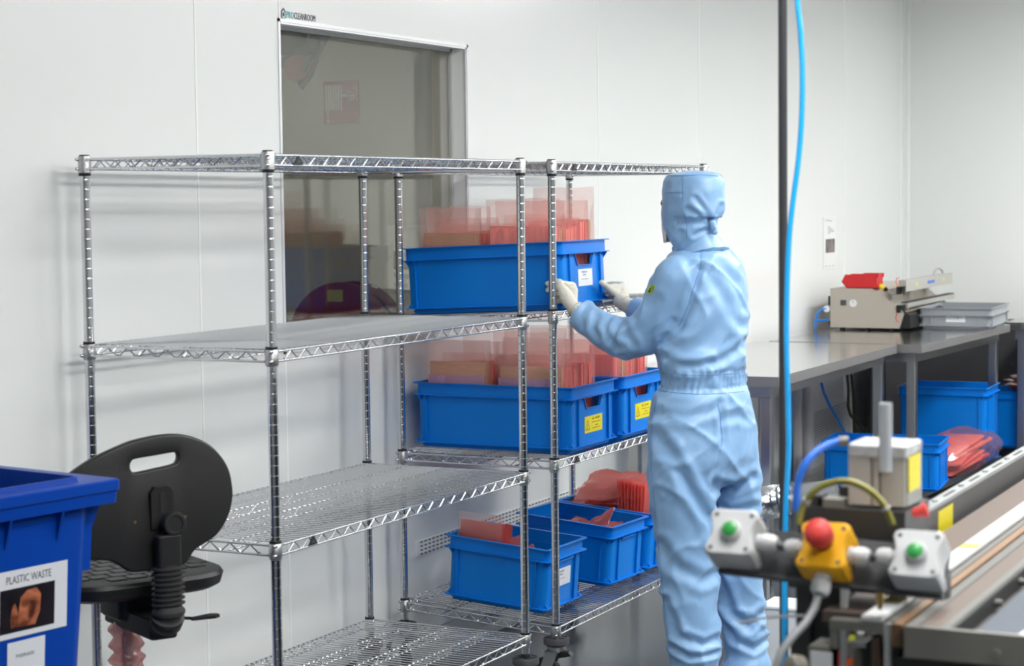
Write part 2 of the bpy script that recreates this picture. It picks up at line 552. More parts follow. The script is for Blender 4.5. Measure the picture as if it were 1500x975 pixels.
def collar_mesh(top):
    b = MB().use(M_chrome_dull)
    if top:
        b.lathe([(0.0134, -0.0365), (0.0165, -0.034), (0.0168, 0.004), (0.0152, 0.0085)], n=24)
        b.use(M_black).lathe([(0.0150, -0.0425), (0.0158, -0.0365)], n=24)
    else:
        b.lathe([(0.0146, -0.0365), (0.0168, -0.031), (0.0162, 0.0035), (0.0145, 0.0055)], n=24)
        b.use(M_black).lathe([(0.0152, 0.0046), (0.0154, 0.0112), (0.0133, 0.0118)], n=24)
    for sx, sy in ((1, 0), (-1, 0), (0, 1), (0, -1)):     # little lugs that carry the rails
        b.use(M_chrome)
        for z in (0, -0.0245):
            b.tube([(0.009 * abs(sy) + 0.0 + sx * 0.013, 0.009 * abs(sx) + sy * 0.013, z), (0.009 * abs(sy) + sx * 0.021, 0.009 * abs(sx) + sy * 0.021, z)], 0.0042, 8) if False else None
    me = b.mesh('corner_collar')
    me.polygons.foreach_set('use_smooth', [True] * len(me.polygons)); me.set_sharp_from_angle(angle=rad(40))
    return me

def lug_pts(b, ix, iy):
    """weld beads where the rails meet the collar"""
    for z in (0, -0.0245):
        b.tube([(0.009 * ix, 0.006 * -iy, z), (0.009 * ix, 0.022 * -iy, z)], 0.0045, 8)
        b.tube([(0.006 * -ix, 0.009 * iy, z), (0.022 * -ix, 0.009 * iy, z)], 0.0045, 8)

ME_POST, ME_SHELF = post_mesh(), shelf_mesh()
ME_COL, ME_COLT = collar_mesh(False), collar_mesh(True)
ME_LUG = {}
for ix in (1, -1):
    for iy in (1, -1):
        bb = MB().use(M_chrome); lug_pts(bb, ix, iy)
        ME_LUG[ix, iy] = bb.mesh('rail_weld'); ME_LUG[ix, iy].polygons.foreach_set('use_smooth', [True] * len(ME_LUG[ix, iy].polygons))

def badge_mesh():
    b = MB().use(M_black)
    b.prism([(-0.021, -0.0225), (0.021, -0.0225), (0.003, 0.0), (-0.003, 0.0)], -0.0015, 0.0015, 'yz')
    b.use(M_grey).prism([(-0.008, -0.017), (0.008, -0.017), (0.0, -0.008)], 0.0015, 0.002, 'yz')
    return b.mesh('shelf_badge')
ME_BADGE = badge_mesh()

def caster(parent, x, y, yaw):
    c = MB().use(M_grey)
    c.lathe([(0.039, 0.170), (0.042, 0.173), (0.042, 0.190), (0.040, 0.1935), (0.037, 0.1935), (0.036, 0.190), (0.015, 0.190)], n=28)
    for k in range(6):
        a = k * PI / 3
        c.x = Matrix.Rotation(a, 4, 'Z')
        c.box((0.012, -0.003, 0.188), (0.037, 0.003, 0.1935))
    c.x = Matrix.Identity(4)
    c.use(M_black).lathe([(0.0155, 0.186), (0.0155, 0.197), (0.0135, 0.205)], n=20)
    o = c.build('caster', None, parent, 40, (x, y, 0))
    o.rotation_euler = (0, 0, yaw)
    f = MB().use(M_alu)
    f.lathe([(0.026, 0.150), (0.030, 0.155), (0.030, 0.166), (0.024, 0.170)], n=24)
    for s in (-1, 1):
        f.prism([(-0.012, 0.150), (0.030, 0.150), (0.058, 0.064), (0.050, 0.050), (0.034, 0.050), (0.014, 0.085)], s * 0.021 - 0.0015, s * 0.021 + 0.0015, 'xz')
    f.prism([(-0.020, 0.150), (0.034, 0.150), (0.040, 0.134), (0.026, 0.146), (-0.014, 0.146)], -0.0225, 0.0225, 'xz')
    f.cyl((0.04, -0.026, 0.0625), (0.04, 0.026, 0.0625), 0.007, 12)
    f.use(M_black).prism([(-0.010, 0.146), (-0.045, 0.150), (-0.056, 0.138), (-0.040, 0.134), (-0.012, 0.128)], -0.014, 0.014, 'xz')
    f.build('fork', None, o, 40)
    w = MB().use(M_rubber)
    w.lathe([(0.05, -0.016), (0.0605, -0.013), (0.0625, 0.0), (0.0605, 0.013), (0.05, 0.016)], (0.04, 0, 0.0625), (0, 1, 0), 30)
    w.use(M_greybox).lathe([(0.036, -0.0165), (0.036, 0.0165)], (0.04, 0, 0.0625), (0, 1, 0), 24)
    w.build('wheel', None, o, 40)

def rack(label, loc, rz, levels, badges, yaws):
    """levels: (z at the front posts, z at the wall posts) of each black ring, top shelf first"""
    t = thing('wire_rack', label, 'rack', loc, rz, 'chrome wire racks along the wall')
    cs = [(0, 0, 1, 1), (0, RLN, 1, -1), (-RWD, 0, -1, 1), (-RWD, RLN, -1, -1)]
    for x, y, ix, iy in cs:
        link('post', ME_POST, t, (x, y, 0))
    for i, (zf, zb) in enumerate(levels):
        s = link('wire_shelf', ME_SHELF, t, (0, 0, zf - 0.009))
        s.rotation_euler = (0, math.atan2(zb - zf, RWD), 0)
        for x, y, ix, iy in cs:
            c = link('corner_collar', ME_COLT if i == 0 else ME_COL, s, (x, y, 0))
            c.rotation_euler = (0, -s.rotation_euler[1], 0)
            link('rail_weld', ME_LUG[ix, iy], s, (x, y, 0))
        if badges[i]:
            link('shelf_badge', ME_BADGE, s, (0.0125, badges[i], 0))
    for (x, y, _, _), a in zip(cs, yaws):
        caster(t, x, y, a)
    return t

zz = lambda d: CAPZ - d
rackA = rack('empty chrome wire rack on castors, the nearer of the two, with bare shelves', (-2.6428, 4.0686, 0), rad(-0.905),
             [(zz(0.003), zz(0.003)), (zz(0.484), zz(0.484)), (zz(0.9651), zz(0.9651)), (zz(1.4753), zz(1.4753))],
             (0.117, None, 0.152, 0.2), (rad(200), rad(150), rad(170), rad(190)))
rackB = rack('chrome wire rack on castors loaded with blue crates, beside the person in blue', (-2.6487, 5.7333, 0), rad(-0.23),
             [(zz(0.003), zz(0.003)), (zz(0.4829), zz(0.5066)), (zz(0.9644), zz(0.9627)), (zz(1.5088), zz(1.4687))],
             (0.153, None, 0.153, None), (rad(185), rad(160), rad(170), rad(190)))

# ------------------------------------------------------------------ crates
def crate(label, loc, rz, L, W, H, hole=True, m=M_blue, tilt=0.0, group='blue stacking crates', cat='crate', name='crate'):
    """stacking crate, base centred on loc, long axis along x; the +x end is the front"""
    t = thing(name, label, cat, loc, rz, group)
    t.rotation_euler = (0, tilt, rz)
    hx, hy = L / 2, W / 2
    zl2, zt = H - 0.043, H                    # middle lip, top lip
    bx, by = hx - 0.015, hy - 0.015           # body
    b = MB().use(m)
    tw = 0.003
    b.ring(hx - 0.024, hy - 0.024, 0.02, 0.012, 0.0, 0.016)
    b.box((-bx + 0.012, -by + 0.012, 0.006), (bx - 0.012, by - 0.012, 0.010))
    b.ring(hx - 0.004, hy - 0.004, 0.014, 0.03, 0.015, 0.0185)
    if hole:
        hz0, hz1 = zl2 - 0.038, zl2 - 0.002
        b.ring(bx, by, 0.024, tw, 0.018, hz0)
        o, i = rrect(0, 0, bx, by, 0.024, 5), rrect(0, 0, bx - tw, by - tw, 0.021, 5)
        n = len(o); q = n // 4
        gw = 0.066
        for k in (0, 2):
            a = k * q
            idx = list(range(a, a + 2 * q))
            # from +y end of one short side round to the other
            oo = [o[j % n] for j in idx]; ii = [i[j % n] for j in idx]
            sx = 1 if k == 0 else -1
            oo = [(sx * bx, sx * gw)] + oo + [(-sx * bx, sx * gw)]
            ii = [(sx * (bx - tw), sx * gw)] + ii + [(-sx * (bx - tw), sx * gw)]
            b.strip(oo, ii, hz0, hz1)
        b.ring(bx, by, 0.024, tw, hz1, zl2 + 0.001)
        for sx in (-1, 1):                    # sloping cheeks beside the hand hole and its lip
            for sy in (-1, 1):
                b.prism([(sy * gw, hz0), (sy * (gw - 0.013), hz0), (sy * gw, hz1)], sx * bx - tw * (sx > 0), sx * bx + tw * (sx < 0), 'yz')
                b.prism([(sy * (gw - 0.013), hz0 - 0.003), (sy * (gw - 0.010), hz0 - 0.003), (sy * (gw + 0.012), hz1), (sy * (gw + 0.009), hz1)], *sorted((sx * bx, sx * (bx + 0.004))), 'yz')
            b.box((min(sx * bx, sx * (bx + 0.004)), -gw + 0.012, hz0 - 0.003), (max(sx * bx, sx * (bx + 0.004)), gw - 0.012, hz0))
    else:
        b.ring(bx, by, 0.024, tw, 0.018, zl2 + 0.001)
        for sx in (-1, 1):
            b.box((min(sx * bx, sx * (bx + 0.010)), -0.055, zl2 - 0.012), (max(sx * bx, sx * (bx + 0.010)), 0.055, zl2 - 0.006))
    b.ring(hx, hy, 0.014, 0.018, zl2, zl2 + 0.003)
    b.ring(hx - 0.010, hy - 0.010, 0.022, tw, zl2 + 0.002, zt - 0.002)
    b.ring(hx, hy, 0.014, 0.0125, zt - 0.0035, zt)
    rd = 0.0075
    for sy in (-1, 1):                        # upright ribs
        for x in ((bx - 0.036), -(bx - 0.036)) if L < 0.45 else ((bx - 0.036), -(bx - 0.036)):
            y0, y1 = sorted((sy * by, sy * (by + rd)))
            b.box((x - 0.0016, y0, 0.018), (x + 0.0016, y1, zl2))
        for sx in (-1, 1):                    # flared corner webs
            x = sx * (bx - 0.014)
            y0, y1 = sy * (by - 0.02), sy * (hy - 0.001)
            b.prism([(y0, zl2), (y1, zl2), (y0, zl2 - 0.045)], x - 0.0016, x + 0.0016, 'yz')
            b.prism([(y0, 0.0175), (y1 - sy * 0.004, 0.0175), (y0, 0.052)], x - 0.0016, x + 0.0016, 'yz')
            y = sy * (by - 0.014)
            x0, x1 = sx * (bx - 0.02), sx * (hx - 0.001)
            b.prism([(x0, zl2), (x1, zl2), (x0, zl2 - 0.045)], y - 0.0016, y + 0.0016, 'xz')
            b.prism([(x0, 0.0175), (x1 - sx * 0.004, 0.0175), (x0, 0.052)], y - 0.0016, y + 0.0016, 'xz')
    for sx in (-1, 1):
        for y in ((by - 0.060), -(by - 0.060)):
            x0, x1 = sorted((sx * bx, sx * (bx + rd)))
            b.box((x0, y - 0.0016, 0.018), (x1, y + 0.0016, zl2))
    b.build('shell', None, t, 30)
    t['hx'] = bx
    return t

def strokes(b, y0, y1, z, h, n, x, seed, gap=0.35):
    """a line of lettering too small to read: little upright bars and dashes"""
    r = random.Random(seed)
    st = (y1 - y0) / n
    for k in range(n):
        y = y0 + st * k
        w = st * (1 - gap)
        for q in range(2):
            if r.random() < 0.8:
                yy = y + q * (w - w * 0.28)
                b.box((x, yy, z), (x + 0.0003, yy + w * 0.28, z + h * (0.75 + 0.25 * r.random())))
        zz_ = z + h * r.choice((0, 0.42, 0.8))
        b.box((x, y, zz_), (x + 0.0003, y + w, zz_ + h * 0.2))

def white_label(t, y0, z0, w, h, seed):
    x = t['hx'] + 0.0003
    b = MB().use(M_label)
    b.box((x, y0, z0), (x + 0.0008, y0 + w, z0 + h))
    o = b.build('label', None, t, 0)
    k = MB().use(M_ink)
    strokes(k, y0 + w * 0.24, y0 + w * 0.64, z0 + h * 0.78, h * 0.10, 6, x + 0.0008, seed)
    strokes(k, y0 + w * 0.34, y0 + w * 0.55, z0 + h * 0.61, h * 0.10, 3, x + 0.0008, seed + 1)
    strokes(k, y0 + w * 0.22, y0 + w * 0.68, z0 + h * 0.38, h * 0.045, 10, x + 0.0008, seed + 2)
    k.build('print', None, o, 0)

def yellow_label(t, y0, z0, w, h, seed):
    x = t['hx'] + 0.0003
    o = MB().use(M_yellow).box((x, y0, z0), (x + 0.0008, y0 + w, z0 + h)).build('warning_label', None, t, 0)
    k = MB().use(M_ink2)
    x += 0.0008
    # tall triangle with a stroke in it
    def bar(p, q, wd):
        d = (Vector(q) - Vector(p)); d.normalize(); n = Vector((-d.y, d.x)) * wd / 2
        P, Q = Vector(p), Vector(q)
        k.prism([tuple(P - n), tuple(Q - n), tuple(Q + n), tuple(P + n)], x, x + 0.0003, 'yz')
    a0, a1, am = y0 + w * 0.05, y0 + w * 0.28, y0 + w * 0.165
    zb, zt = z0 + h * 0.2, z0 + h * 0.78
    bar((a0, zb), (am, zt), 0.0022); bar((a1, zb), (am, zt), 0.0022); bar((a0, zb), (a1, zb), 0.0028); bar((am, zb), (am, zb + h * 0.35), 0.0018)
    k.prism([(y0 + w * 0.42, z0 + h * 0.74), (y0 + w * 0.52, z0 + h * 0.74), (y0 + w * 0.47, z0 + h * 0.9)], x, x + 0.0003, 'yz')
    strokes(k, y0 + w * 0.58, y0 + w * 0.86, z0 + h * 0.75, h * 0.13, 5, x, seed)
    strokes(k, y0 + w * 0.40, y0 + w * 0.90, z0 + h * 0.56, h * 0.05, 13, x, seed + 1)
    strokes(k, y0 + w * 0.57, y0 + w * 0.76, z0 + h * 0.35, h * 0.07, 5, x, seed + 2)
    strokes(k, y0 + w * 0.44, y0 + w * 0.87, z0 + h * 0.20, h * 0.06, 11, x, seed + 3)
    k.build('print', None, o, 0)

# ------------------------------------------------------------------ bags
def sheet_grid(w, h, nx, nz, yf, jit, seed):
    """front and back skins of a flat pouch standing in the xz plane, closed all round"""
    vs, fs = [], []
    for side in (1, -1):
        for k in range(nz + 1):
            for i in range(nx + 1):
                u, v = i / nx, k / nz
                x, z = (u - 0.5) * w, v * h
                e = min(1.0, 9 * min(u, 1 - u))
                y = side * yf(u, v) * (0.15 + 0.85 * e)
                q = Vector((x * 9 + seed * 3.1, z * 9, seed * 1.7))
                y += jit * v * noise.noise(q) + jit * 0.4 * noise.noise(q * 3.3 + Vector((0, 0, side * 4)))
                z += 0.004 * v * noise.noise(Vector((x * 12, seed * 2.2, 0)))
                vs.append((x, y, z))
    n1 = (nx + 1) * (nz + 1)
    for k in range(nz):
        for i in range(nx):
            a = k * (nx + 1) + i
            fs.append((a, a + 1, a + nx + 2, a + nx + 1))
            fs.append((n1 + a, n1 + a + nx + 1, n1 + a + nx + 2, n1 + a + 1))
    per = [i for i in range(nx)] + [nx + k * (nx + 1) for k in range(nz)] + [nz * (nx + 1) + i for i in range(nx, 0, -1)] + [k * (nx + 1) for k in range(nz, 0, -1)]
    for a, c in zip(per, per[1:] + per[:1]):
        fs.append((a, n1 + a, n1 + c, c))
    return vs, fs

def pouch(label, loc, rz, w, hc, ht, tc, kind, seed, group, lean=0.0):
    """bag standing on its edge: contents w x hc, tc thick, film up to ht"""
    t = thing('pink_bag', label, 'bag', loc, rz, group)
    t.rotation_euler = (lean, 0, rz)
    r = random.Random(seed)
    c = MB()
    wc = w - 0.026
    if kind == 'board':
        n = max(3, int(tc / 0.006))
        for k in range(n):
            y = -tc / 2 + tc * (k + 0.1) / n
            dh = hc - r.random() * 0.012
            j0, j1 = r.random() * 0.010, r.random() * 0.010
            if k == 0:
                c.use(M_violet).box((-wc / 2 + 0.004, y, 0.002), (wc / 2 - 0.004, y + tc / n * 0.8, hc - 0.046))
                continue
            if k == 1: dh = hc - 0.010
            c.use(M_card).box((-wc / 2 + j0, y, 0.002), (wc / 2 - j1, y + tc / n * 0.8, dh))
    elif kind == 'stack':
        n = max(3, int(tc / 0.005))
        for k in range(n):
            y = -tc / 2 + tc * (k + 0.05) / n
            c.use(M_pinkstack).box((-wc / 2 + r.random() * 0.01, y, 0.002), (wc / 2 - r.random() * 0.01, y + tc / n * 0.85, hc - r.random() * 0.006))
    if kind != 'empty':
        c.build('contents', None, t, 0)
    top = hc / ht
    def yf(u, v):
        base = tc / 2 + 0.003
        if v < top:
            return base
        f = min(1, (v - top) / 0.45)
        return base * (1 - f) ** 1.4 + 0.0022
    vs, fs = sheet_grid(w, ht, 14, 16, yf, 0.010, seed)
    b = MB().use(M_film)
    b.add(vs, fs)
    b.build('film', None, t, 60)
    return t

def flat_bag(label, loc, eul, w, h, seed, group, m=None, curl=0.01, cat='bag'):
    """flat film bag lying or leaning; origin at the middle of its lower edge"""
    vs, fs = sheet_grid(w, h, 10, 12, lambda u, v: 0.0035 + 0.006 * math.sin(PI * u) * math.sin(PI * v), curl, seed)
    b = MB().use(m or M_film2)
    b.add(vs, fs)
    o = b.build('pink_bag', None, None, 60, loc)
    o.rotation_euler = eul
    return tag(o, label, cat, group)
# ------------------------------------------------------------------ what stands on the loaded rack
DK = 0.006                                     # deck wires above the upper rail
def deck(zf, zb, x):                           # height of a shelf deck at depth x from the front posts
    f = (-2.6487 - x) / RWD
    return zf + (zb - zf) * f - 0.009 + DK
L2 = (zz(0.4829), zz(0.5066)); L3 = (zz(0.9644), zz(0.9627)); L4 = (zz(1.5088), zz(1.4687))
tl = lambda L: math.atan2(L[1] - L[0], RWD)

def big_crate(label, xf, y0, L, lab):
    xc = xf - 0.30
    t = crate(label, (xc, y0 + 0.2, deck(*L, xc) + 0.0015), 0, 0.60, 0.40, 0.22, True, tilt=tl(L))
    return t
c1 = big_crate('blue crate of pink bags held by the person, on the shelf level with the hands', -2.622, 5.768, L2, 0)
white_label(c1, -0.050, 0.068, 0.115, 0.056, 11)
c2 = big_crate('blue crate of pink bags on the middle shelf, nearer one with a yellow label', -2.632, 5.838, L3, 0)
yellow_label(c2, -0.067, 0.054, 0.148, 0.056, 21)
c3 = big_crate('blue crate of pink bags with yellow label, half behind the person on middle shelf', -2.624, 6.262, L3, 0)
yellow_label(c3, -0.067, 0.056, 0.148, 0.056, 31)

def small_crate(label, x, y, rz):
    return crate(label, (x, y, deck(*L4, x) + 0.003), rz, 0.40, 0.30, 0.22, False, tilt=tl(L4))
c4 = small_crate('small blue crate with a white label at the near end of the bottom shelf', -2.915, 5.965, rad(-2))
white_label(c4, -0.075, 0.078, 0.125, 0.060, 41)
c5 = small_crate('small blue crate without a label in the middle of the bottom shelf', -2.895, 6.475, rad(-4))
c6 = small_crate('small blue crate heaped with pink film at the far end of the bottom shelf', -2.885, 6.80, rad(-2))

def fill(c, rows, where, seed):
    """bags standing in a crate; rows: (x, y, width, contents height, film height, thickness, kind, words)"""
    M = Matrix.Translation(c.location) @ c.rotation_euler.to_matrix().to_4x4()
    for k, (x, y, w, hc, ht, tc, kind, words) in enumerate(rows):
        p = M @ Vector((x, y, 0.0125))
        pouch(words, p, c.rotation_euler[2] + rad(random.Random(seed + k).uniform(-1.5, 1.5)), w, hc + 0.026, ht, tc, kind, seed + k, 'pink bags standing ' + where)
    bpy.context.view_layer.update()
W1 = 'in the crate held by the person'
fill(c1, [
    (-0.140, -0.150, 0.235, 0.232, 0.335, 0.036, 'board', 'pink bag of brown boards, front left in the crate the person holds'),
    (0.130, -0.150, 0.265, 0.238, 0.352, 0.032, 'stack', 'broad pink bag of pink film, front right in the crate the person holds'),
    (-0.135, -0.100, 0.240, 0.225, 0.340, 0.030, 'stack', 'pink bag right behind the front left bag of boards in the held crate'),
    (0.130, -0.098, 0.250, 0.236, 0.345, 0.030, 'board', 'pink bag of boards just behind the broad front bag in the held crate'),
    (-0.130, -0.050, 0.240, 0.228, 0.300, 0.030, 'board', 'pink bag in the third row at the wall end of the held crate'),
    (0.135, -0.045, 0.250, 0.230, 0.300, 0.034, 'stack', 'pink bag in the third row at the label end of the held crate'),
    (-0.130, 0.005, 0.240, 0.222, 0.275, 0.034, 'stack', 'pink bag in the fourth row at the wall end of the held crate'),
    (0.140, 0.008, 0.240, 0.236, 0.290, 0.034, 'stack', 'pink bag in the fourth row at the label end of the held crate'),
    (-0.130, 0.080, 0.240, 0.230, 0.280, 0.040, 'board', 'pink bag near the back at the wall end of the held crate'),
    (0.150, 0.070, 0.230, 0.250, 0.345, 0.040, 'stack', 'pink bag of bright film next to the tallest bag in the held crate'),
    (0.150, 0.125, 0.225, 0.258, 0.388, 0.030, 'board', 'tallest pink bag of boards, standing highest at the back of the held crate'),
], W1, 100)
W2 = 'in the near crate on the middle shelf'
fill(c2, [
    (-0.145, -0.150, 0.250, 0.252, 0.352, 0.034, 'board', 'pink bag of brown boards, front left in the near crate on the middle shelf'),
    (0.125, -0.150, 0.255, 0.250, 0.352, 0.034, 'board', 'pink bag of brown boards, front right in the near crate on the middle shelf'),
    (-0.140, -0.100, 0.250, 0.240, 0.345, 0.032, 'stack', 'second pink bag from the front, wall end of the near middle shelf crate'),
    (0.125, -0.100, 0.250, 0.236, 0.360, 0.032, 'stack', 'second pink bag from the front, label end of the near middle shelf crate'),
    (-0.135, -0.045, 0.250, 0.240, 0.300, 0.034, 'board', 'third pink bag from the front, wall end of the near middle shelf crate'),
    (0.130, -0.045, 0.250, 0.232, 0.300, 0.034, 'stack', 'third pink bag from the front, label end of the near middle shelf crate'),
    (-0.130, 0.015, 0.250, 0.240, 0.290, 0.036, 'stack', 'fourth pink bag from the front, wall end of the near middle shelf crate'),
    (0.140, 0.015, 0.240, 0.248, 0.310, 0.036, 'stack', 'pink bag of bright film by the hand hole of the near middle shelf crate'),
    (-0.120, 0.085, 0.250, 0.240, 0.400, 0.040, 'board', 'tall pink bag at the back, wall end of the near middle shelf crate'),
    (0.140, 0.080, 0.240, 0.245, 0.392, 0.036, 'stack', 'tall pink bag at the back, label end of the near middle shelf crate'),
], W2, 200)
W3 = 'in the crate half behind the person'
fill(c3, [
    (0.140, -0.140, 0.240, 0.255, 0.330, 0.036, 'stack', 'bright pink bag at the front of the crate half behind the person'),
    (0.145, -0.085, 0.235, 0.252, 0.325, 0.040, 'board', 'pink bag of brown boards, second from the front in the crate half behind the person'),
    (0.145, -0.020, 0.235, 0.245, 0.345, 0.044, 'stack', 'bright pink bag behind the boards in the crate half behind the person'),
    (0.145, 0.110, 0.230, 0.265, 0.360, 0.050, 'stack', 'bright pink bag beside the sleeve at the back of that half hidden crate'),
    (-0.120, -0.120, 0.250, 0.24, 0.35, 0.040, 'board', 'pink bag at the wall end, front of the half hidden crate'),
    (-0.120, -0.030, 0.250, 0.24, 0.36, 0.040, 'board', 'pink bag at the wall end, middle of the half hidden crate'),
], W3, 300)

# flat bags in the small crates
def in_crate(c, p):
    return Matrix.Translation(c.location) @ c.rotation_euler.to_matrix().to_4x4() @ Vector(p)
g4 = 'flat pink bags leaning in the small crate'
R4 = c4.rotation_euler[2]
for k in range(6):
    lab = 'flat pink bag in the upright stack at the wall end of the small labelled crate'
    if k == 0:
        lab = 'tallest flat pink bag, standing at the wall end of the small labelled crate'
    flat_bag(lab, in_crate(c4, (-0.088 + 0.003 * k, -0.112 + 0.012 * k, 0.014)), (rad(-4 - 1.2 * k), rad(3 - 1.0 * k), R4 + rad(-1 + k * 0.6)), 0.172, 0.285 if k == 0 else 0.258 - 0.004 * k, 400 + k, None if k == 0 else g4 + ', stack', M_film if k == 0 else M_film2, 0.005)
for k in range(9):
    u = k / 8
    flat_bag('flat pink bag with a pointed corner up, fanned out in the small labelled crate', in_crate(c4, (0.030 + 0.118 * u, -0.088 + 0.012 * (k % 3), 0.085 - 0.012 * u)), (rad(-3), rad((-38, -24, -44)[k % 3]), R4 + rad(3 * math.sin(k * 2.1))), 0.075, 0.172 - 0.012 * (k % 2) - 0.02 * u, 420 + k, g4, None, 0.004)
g5 = 'flat pink bags lying in the unlabelled small crate'
for k in range(5):
    flat_bag('crumpled pink film bag lying inside the unlabelled small crate', in_crate(c5, (-0.07 + 0.025 * k, -0.10 + 0.012 * (k % 2), 0.115 + 0.011 * k)), (rad(-84 + (k % 3)), rad(3 * ((k * 5) % 3 - 1)), c5.rotation_euler[2] + rad(6 * (k % 3) - 4)), 0.19, 0.195, 500 + k, g5, M_film2, 0.03)
flat_bag('pink film bag with one corner raised inside the unlabelled small crate', in_crate(c5, (0.06, -0.03, 0.165)), (rad(-55), rad(-24), c5.rotation_euler[2] + rad(-15)), 0.14, 0.10, 520, None, M_film2, 0.02)
g6 = 'pink film bags heaped on the far small crate'
for k in range(8):
    flat_bag('soft pink film bag heaped on the far small crate, slumped to one side', in_crate(c6, (-0.105 + 0.014 * k, -0.125 + 0.006 * (k % 3), 0.175 + 0.0085 * k)), (rad(-76 + 3 * (k % 3)), rad(-5 - 1.5 * k), c6.rotation_euler[2] + rad(7 * (k % 4) - 8)), 0.21, 0.225, 600 + k, g6, M_film2, 0.03)
flat_bag('large limp pink film bag lying over the heap on the far small crate', in_crate(c6, (0.0, -0.12, 0.245)), (rad(-66), rad(-4), c6.rotation_euler[2] + rad(6)), 0.26, 0.20, 640, None, M_film2, 0.025)
for k in range(9):
    flat_bag('pink film bag in the upright fanned stack on the far small crate', in_crate(c6, (0.070 + 0.0125 * k, -0.05, 0.17)), (rad(-6), rad(8 + k), c6.rotation_euler[2] + rad(80)), 0.17, 0.150 - 0.002 * k, 650 + k, 'fanned pink bags on the far small crate', M_film2, 0.005)
# ------------------------------------------------------------------ steel benches along the wall
BH = 0.88
M_edge = mat('bench_edge_steel', (0.36, 0.35, 0.35), 0.38, metal=0.65)
def bench(label, loc, rz, x0, L, legs, shelf_z=None, edge=0.042):
    """stainless bench; local origin on the front near corner, x towards the wall negative, y along"""
    t = thing('steel_bench', label, 'workbench', loc, rz)
    b = MB()
    b.rbox((x0, 0, BH - 0.003), (0, L, BH), 0.004)
    b.use(M_steel_top).mi = [0] * len(b.f); b.use(M_edge)
    b.box((x0, 0, BH - edge), (x0 + 0.002, L, BH - 0.002)).box((-0.002, 0, BH - edge), (0, L, BH - 0.002))
    b.box((x0, 0, BH - edge), (0, 0.002, BH - 0.002)).box((x0, L - 0.002, BH - edge), (0, L, BH - 0.002))
    b.box((-0.03, 0.002, BH - edge), (-0.002, L - 0.002, BH - edge + 0.002))
    b.build('worktop', None, t, 0)
    b = MB()
    z0, z1 = BH - edge - 0.05, BH - edge
    b.box((x0 + 0.05, 0.05, z0), (-0.05, 0.09, z1)).box((x0 + 0.05, L - 0.09, z0), (-0.05, L - 0.05, z1))
    b.box((-0.09, 0.0905, z0), (-0.05, L - 0.0905, z1)).box((x0 + 0.05, 0.0905, z0), (x0 + 0.09, L - 0.0905, z1))
    b.build('apron_frame', M_steel, t, 0)
    for y in legs:
        for x in (-0.095, x0 + 0.05):
            l = MB().use(M_steel).rbox((x, y, 0.03), (x + 0.045, y + 0.045, z0 - 0.0005), 0.004)
            l.use(M_black).cyl((x + 0.0225, y + 0.0225, 0), (x + 0.0225, y + 0.0225, 0.035), 0.018)
            l.build('leg', None, t, 0)
    if shelf_z:
        MB().rbox((x0 + 0.05, 0.05, shelf_z - 0.035), (-0.03, L - 0.05, shelf_z), 0.004).build('under_shelf', M_steel, t, 0)
    return t
bench('long steel bench against the white wall, nearer part with a bare top', (-2.53, 7.66, 0), 0, -0.735, 1.86, (0.055, 1.76))
USZ = 0.135
bench('steel bench carrying the sealing machine and the grey tray', (-2.412, 9.54, 0), rad(-3.0), -0.80, 1.66, (0.055, 1.55), USZ)
t = thing('steel_bench', 'steel bench across the far wall at the right edge of the picture', 'workbench', (-2.39, 11.36, 0))
MB().rbox((0, 0, BH - 0.045), (2.4, 1.1, BH), 0.004).build('worktop', M_steel_top, t, 0)
MB().box((0.05, 0.05, BH - 0.1), (2.35, 1.05, BH - 0.045)).build('apron_frame', M_steel, t, 0)
for x in (0.06, 1.2, 2.29):
    for y in (0.06, 0.99):
        MB().rbox((x, y, 0), (x + 0.045, y + 0.045, BH - 0.045), 0.004).build('leg', M_steel, t, 0)
MB().box((0.05, 0.05, 0.11), (2.35, 1.05, 0.135)).build('under_shelf', M_steel, t, 0)
M_shade = mat('shade_panel_grey', (0.055, 0.055, 0.06), 0.5)  # dark sheets added where there is only shade under the benches
MB().box((-0.78, 1.07, 0.02), (2.35, 1.09, BH - 0.05)).box((-0.80, 0.0, 0.02), (-0.785, 1.07, BH - 0.05)).build('shade_panel', M_shade, t, 0)

# ------------------------------------------------------------------ heat sealer on the bench
SY, SX0 = 10.47, -3.155
t = thing('sealing_machine', 'beige metal bag sealer with two long jaws on the steel bench', 'machine', (SX0, SY, BH))
M_seal = mat('sealer_steel', (0.50, 0.45, 0.39), 0.42, metal=0.55, bump=0.03, bscale=20)
b = MB().use(M_seal)
b.prism([(0, 0.014), (0.385, 0.014), (0.412, 0.105), (0.355, 0.140), (0.300, 0.186), (0.232, 0.228), (0, 0.228)], 0, 0.98, 'xz')
b.build('housing', None, t, 0)
for x in (0.06, 0.20, 0.33):
    for y in (0.03, 0.95):
        MB().cyl((x, y, 0), (x, y, 0.015), 0.014).build('foot', M_rubber, t, 30)
b = MB().use(M_black); b.prism([(0.386, 0.014), (0.44, 0.014), (0.44, 0.085), (0.414, 0.10)], 0.02, 0.96, 'xz'); b.build('front_recess', None, t, 0)
M_jaw = mat('jaw_steel', (0.52, 0.51, 0.47), 0.38, metal=0.7)
u = MB().use(M_jaw); u.box((0.375, 0.03, 0.212), (0.415, 1.10, 0.275))
u.use(M_yellow).box((0.4148, 0.25, 0.235), (0.4158, 0.275, 0.255)).box((0.4148, 0.86, 0.235), (0.4158, 0.89, 0.255))
uo = u.build('upper_jaw', None, t, 0)
MB().box((0.4148, 0.50, 0.235), (0.4160, 0.66, 0.252)).build('jaw_print', mat('blue_print', (0.05, 0.15, 0.6), 0.5), uo, 0)
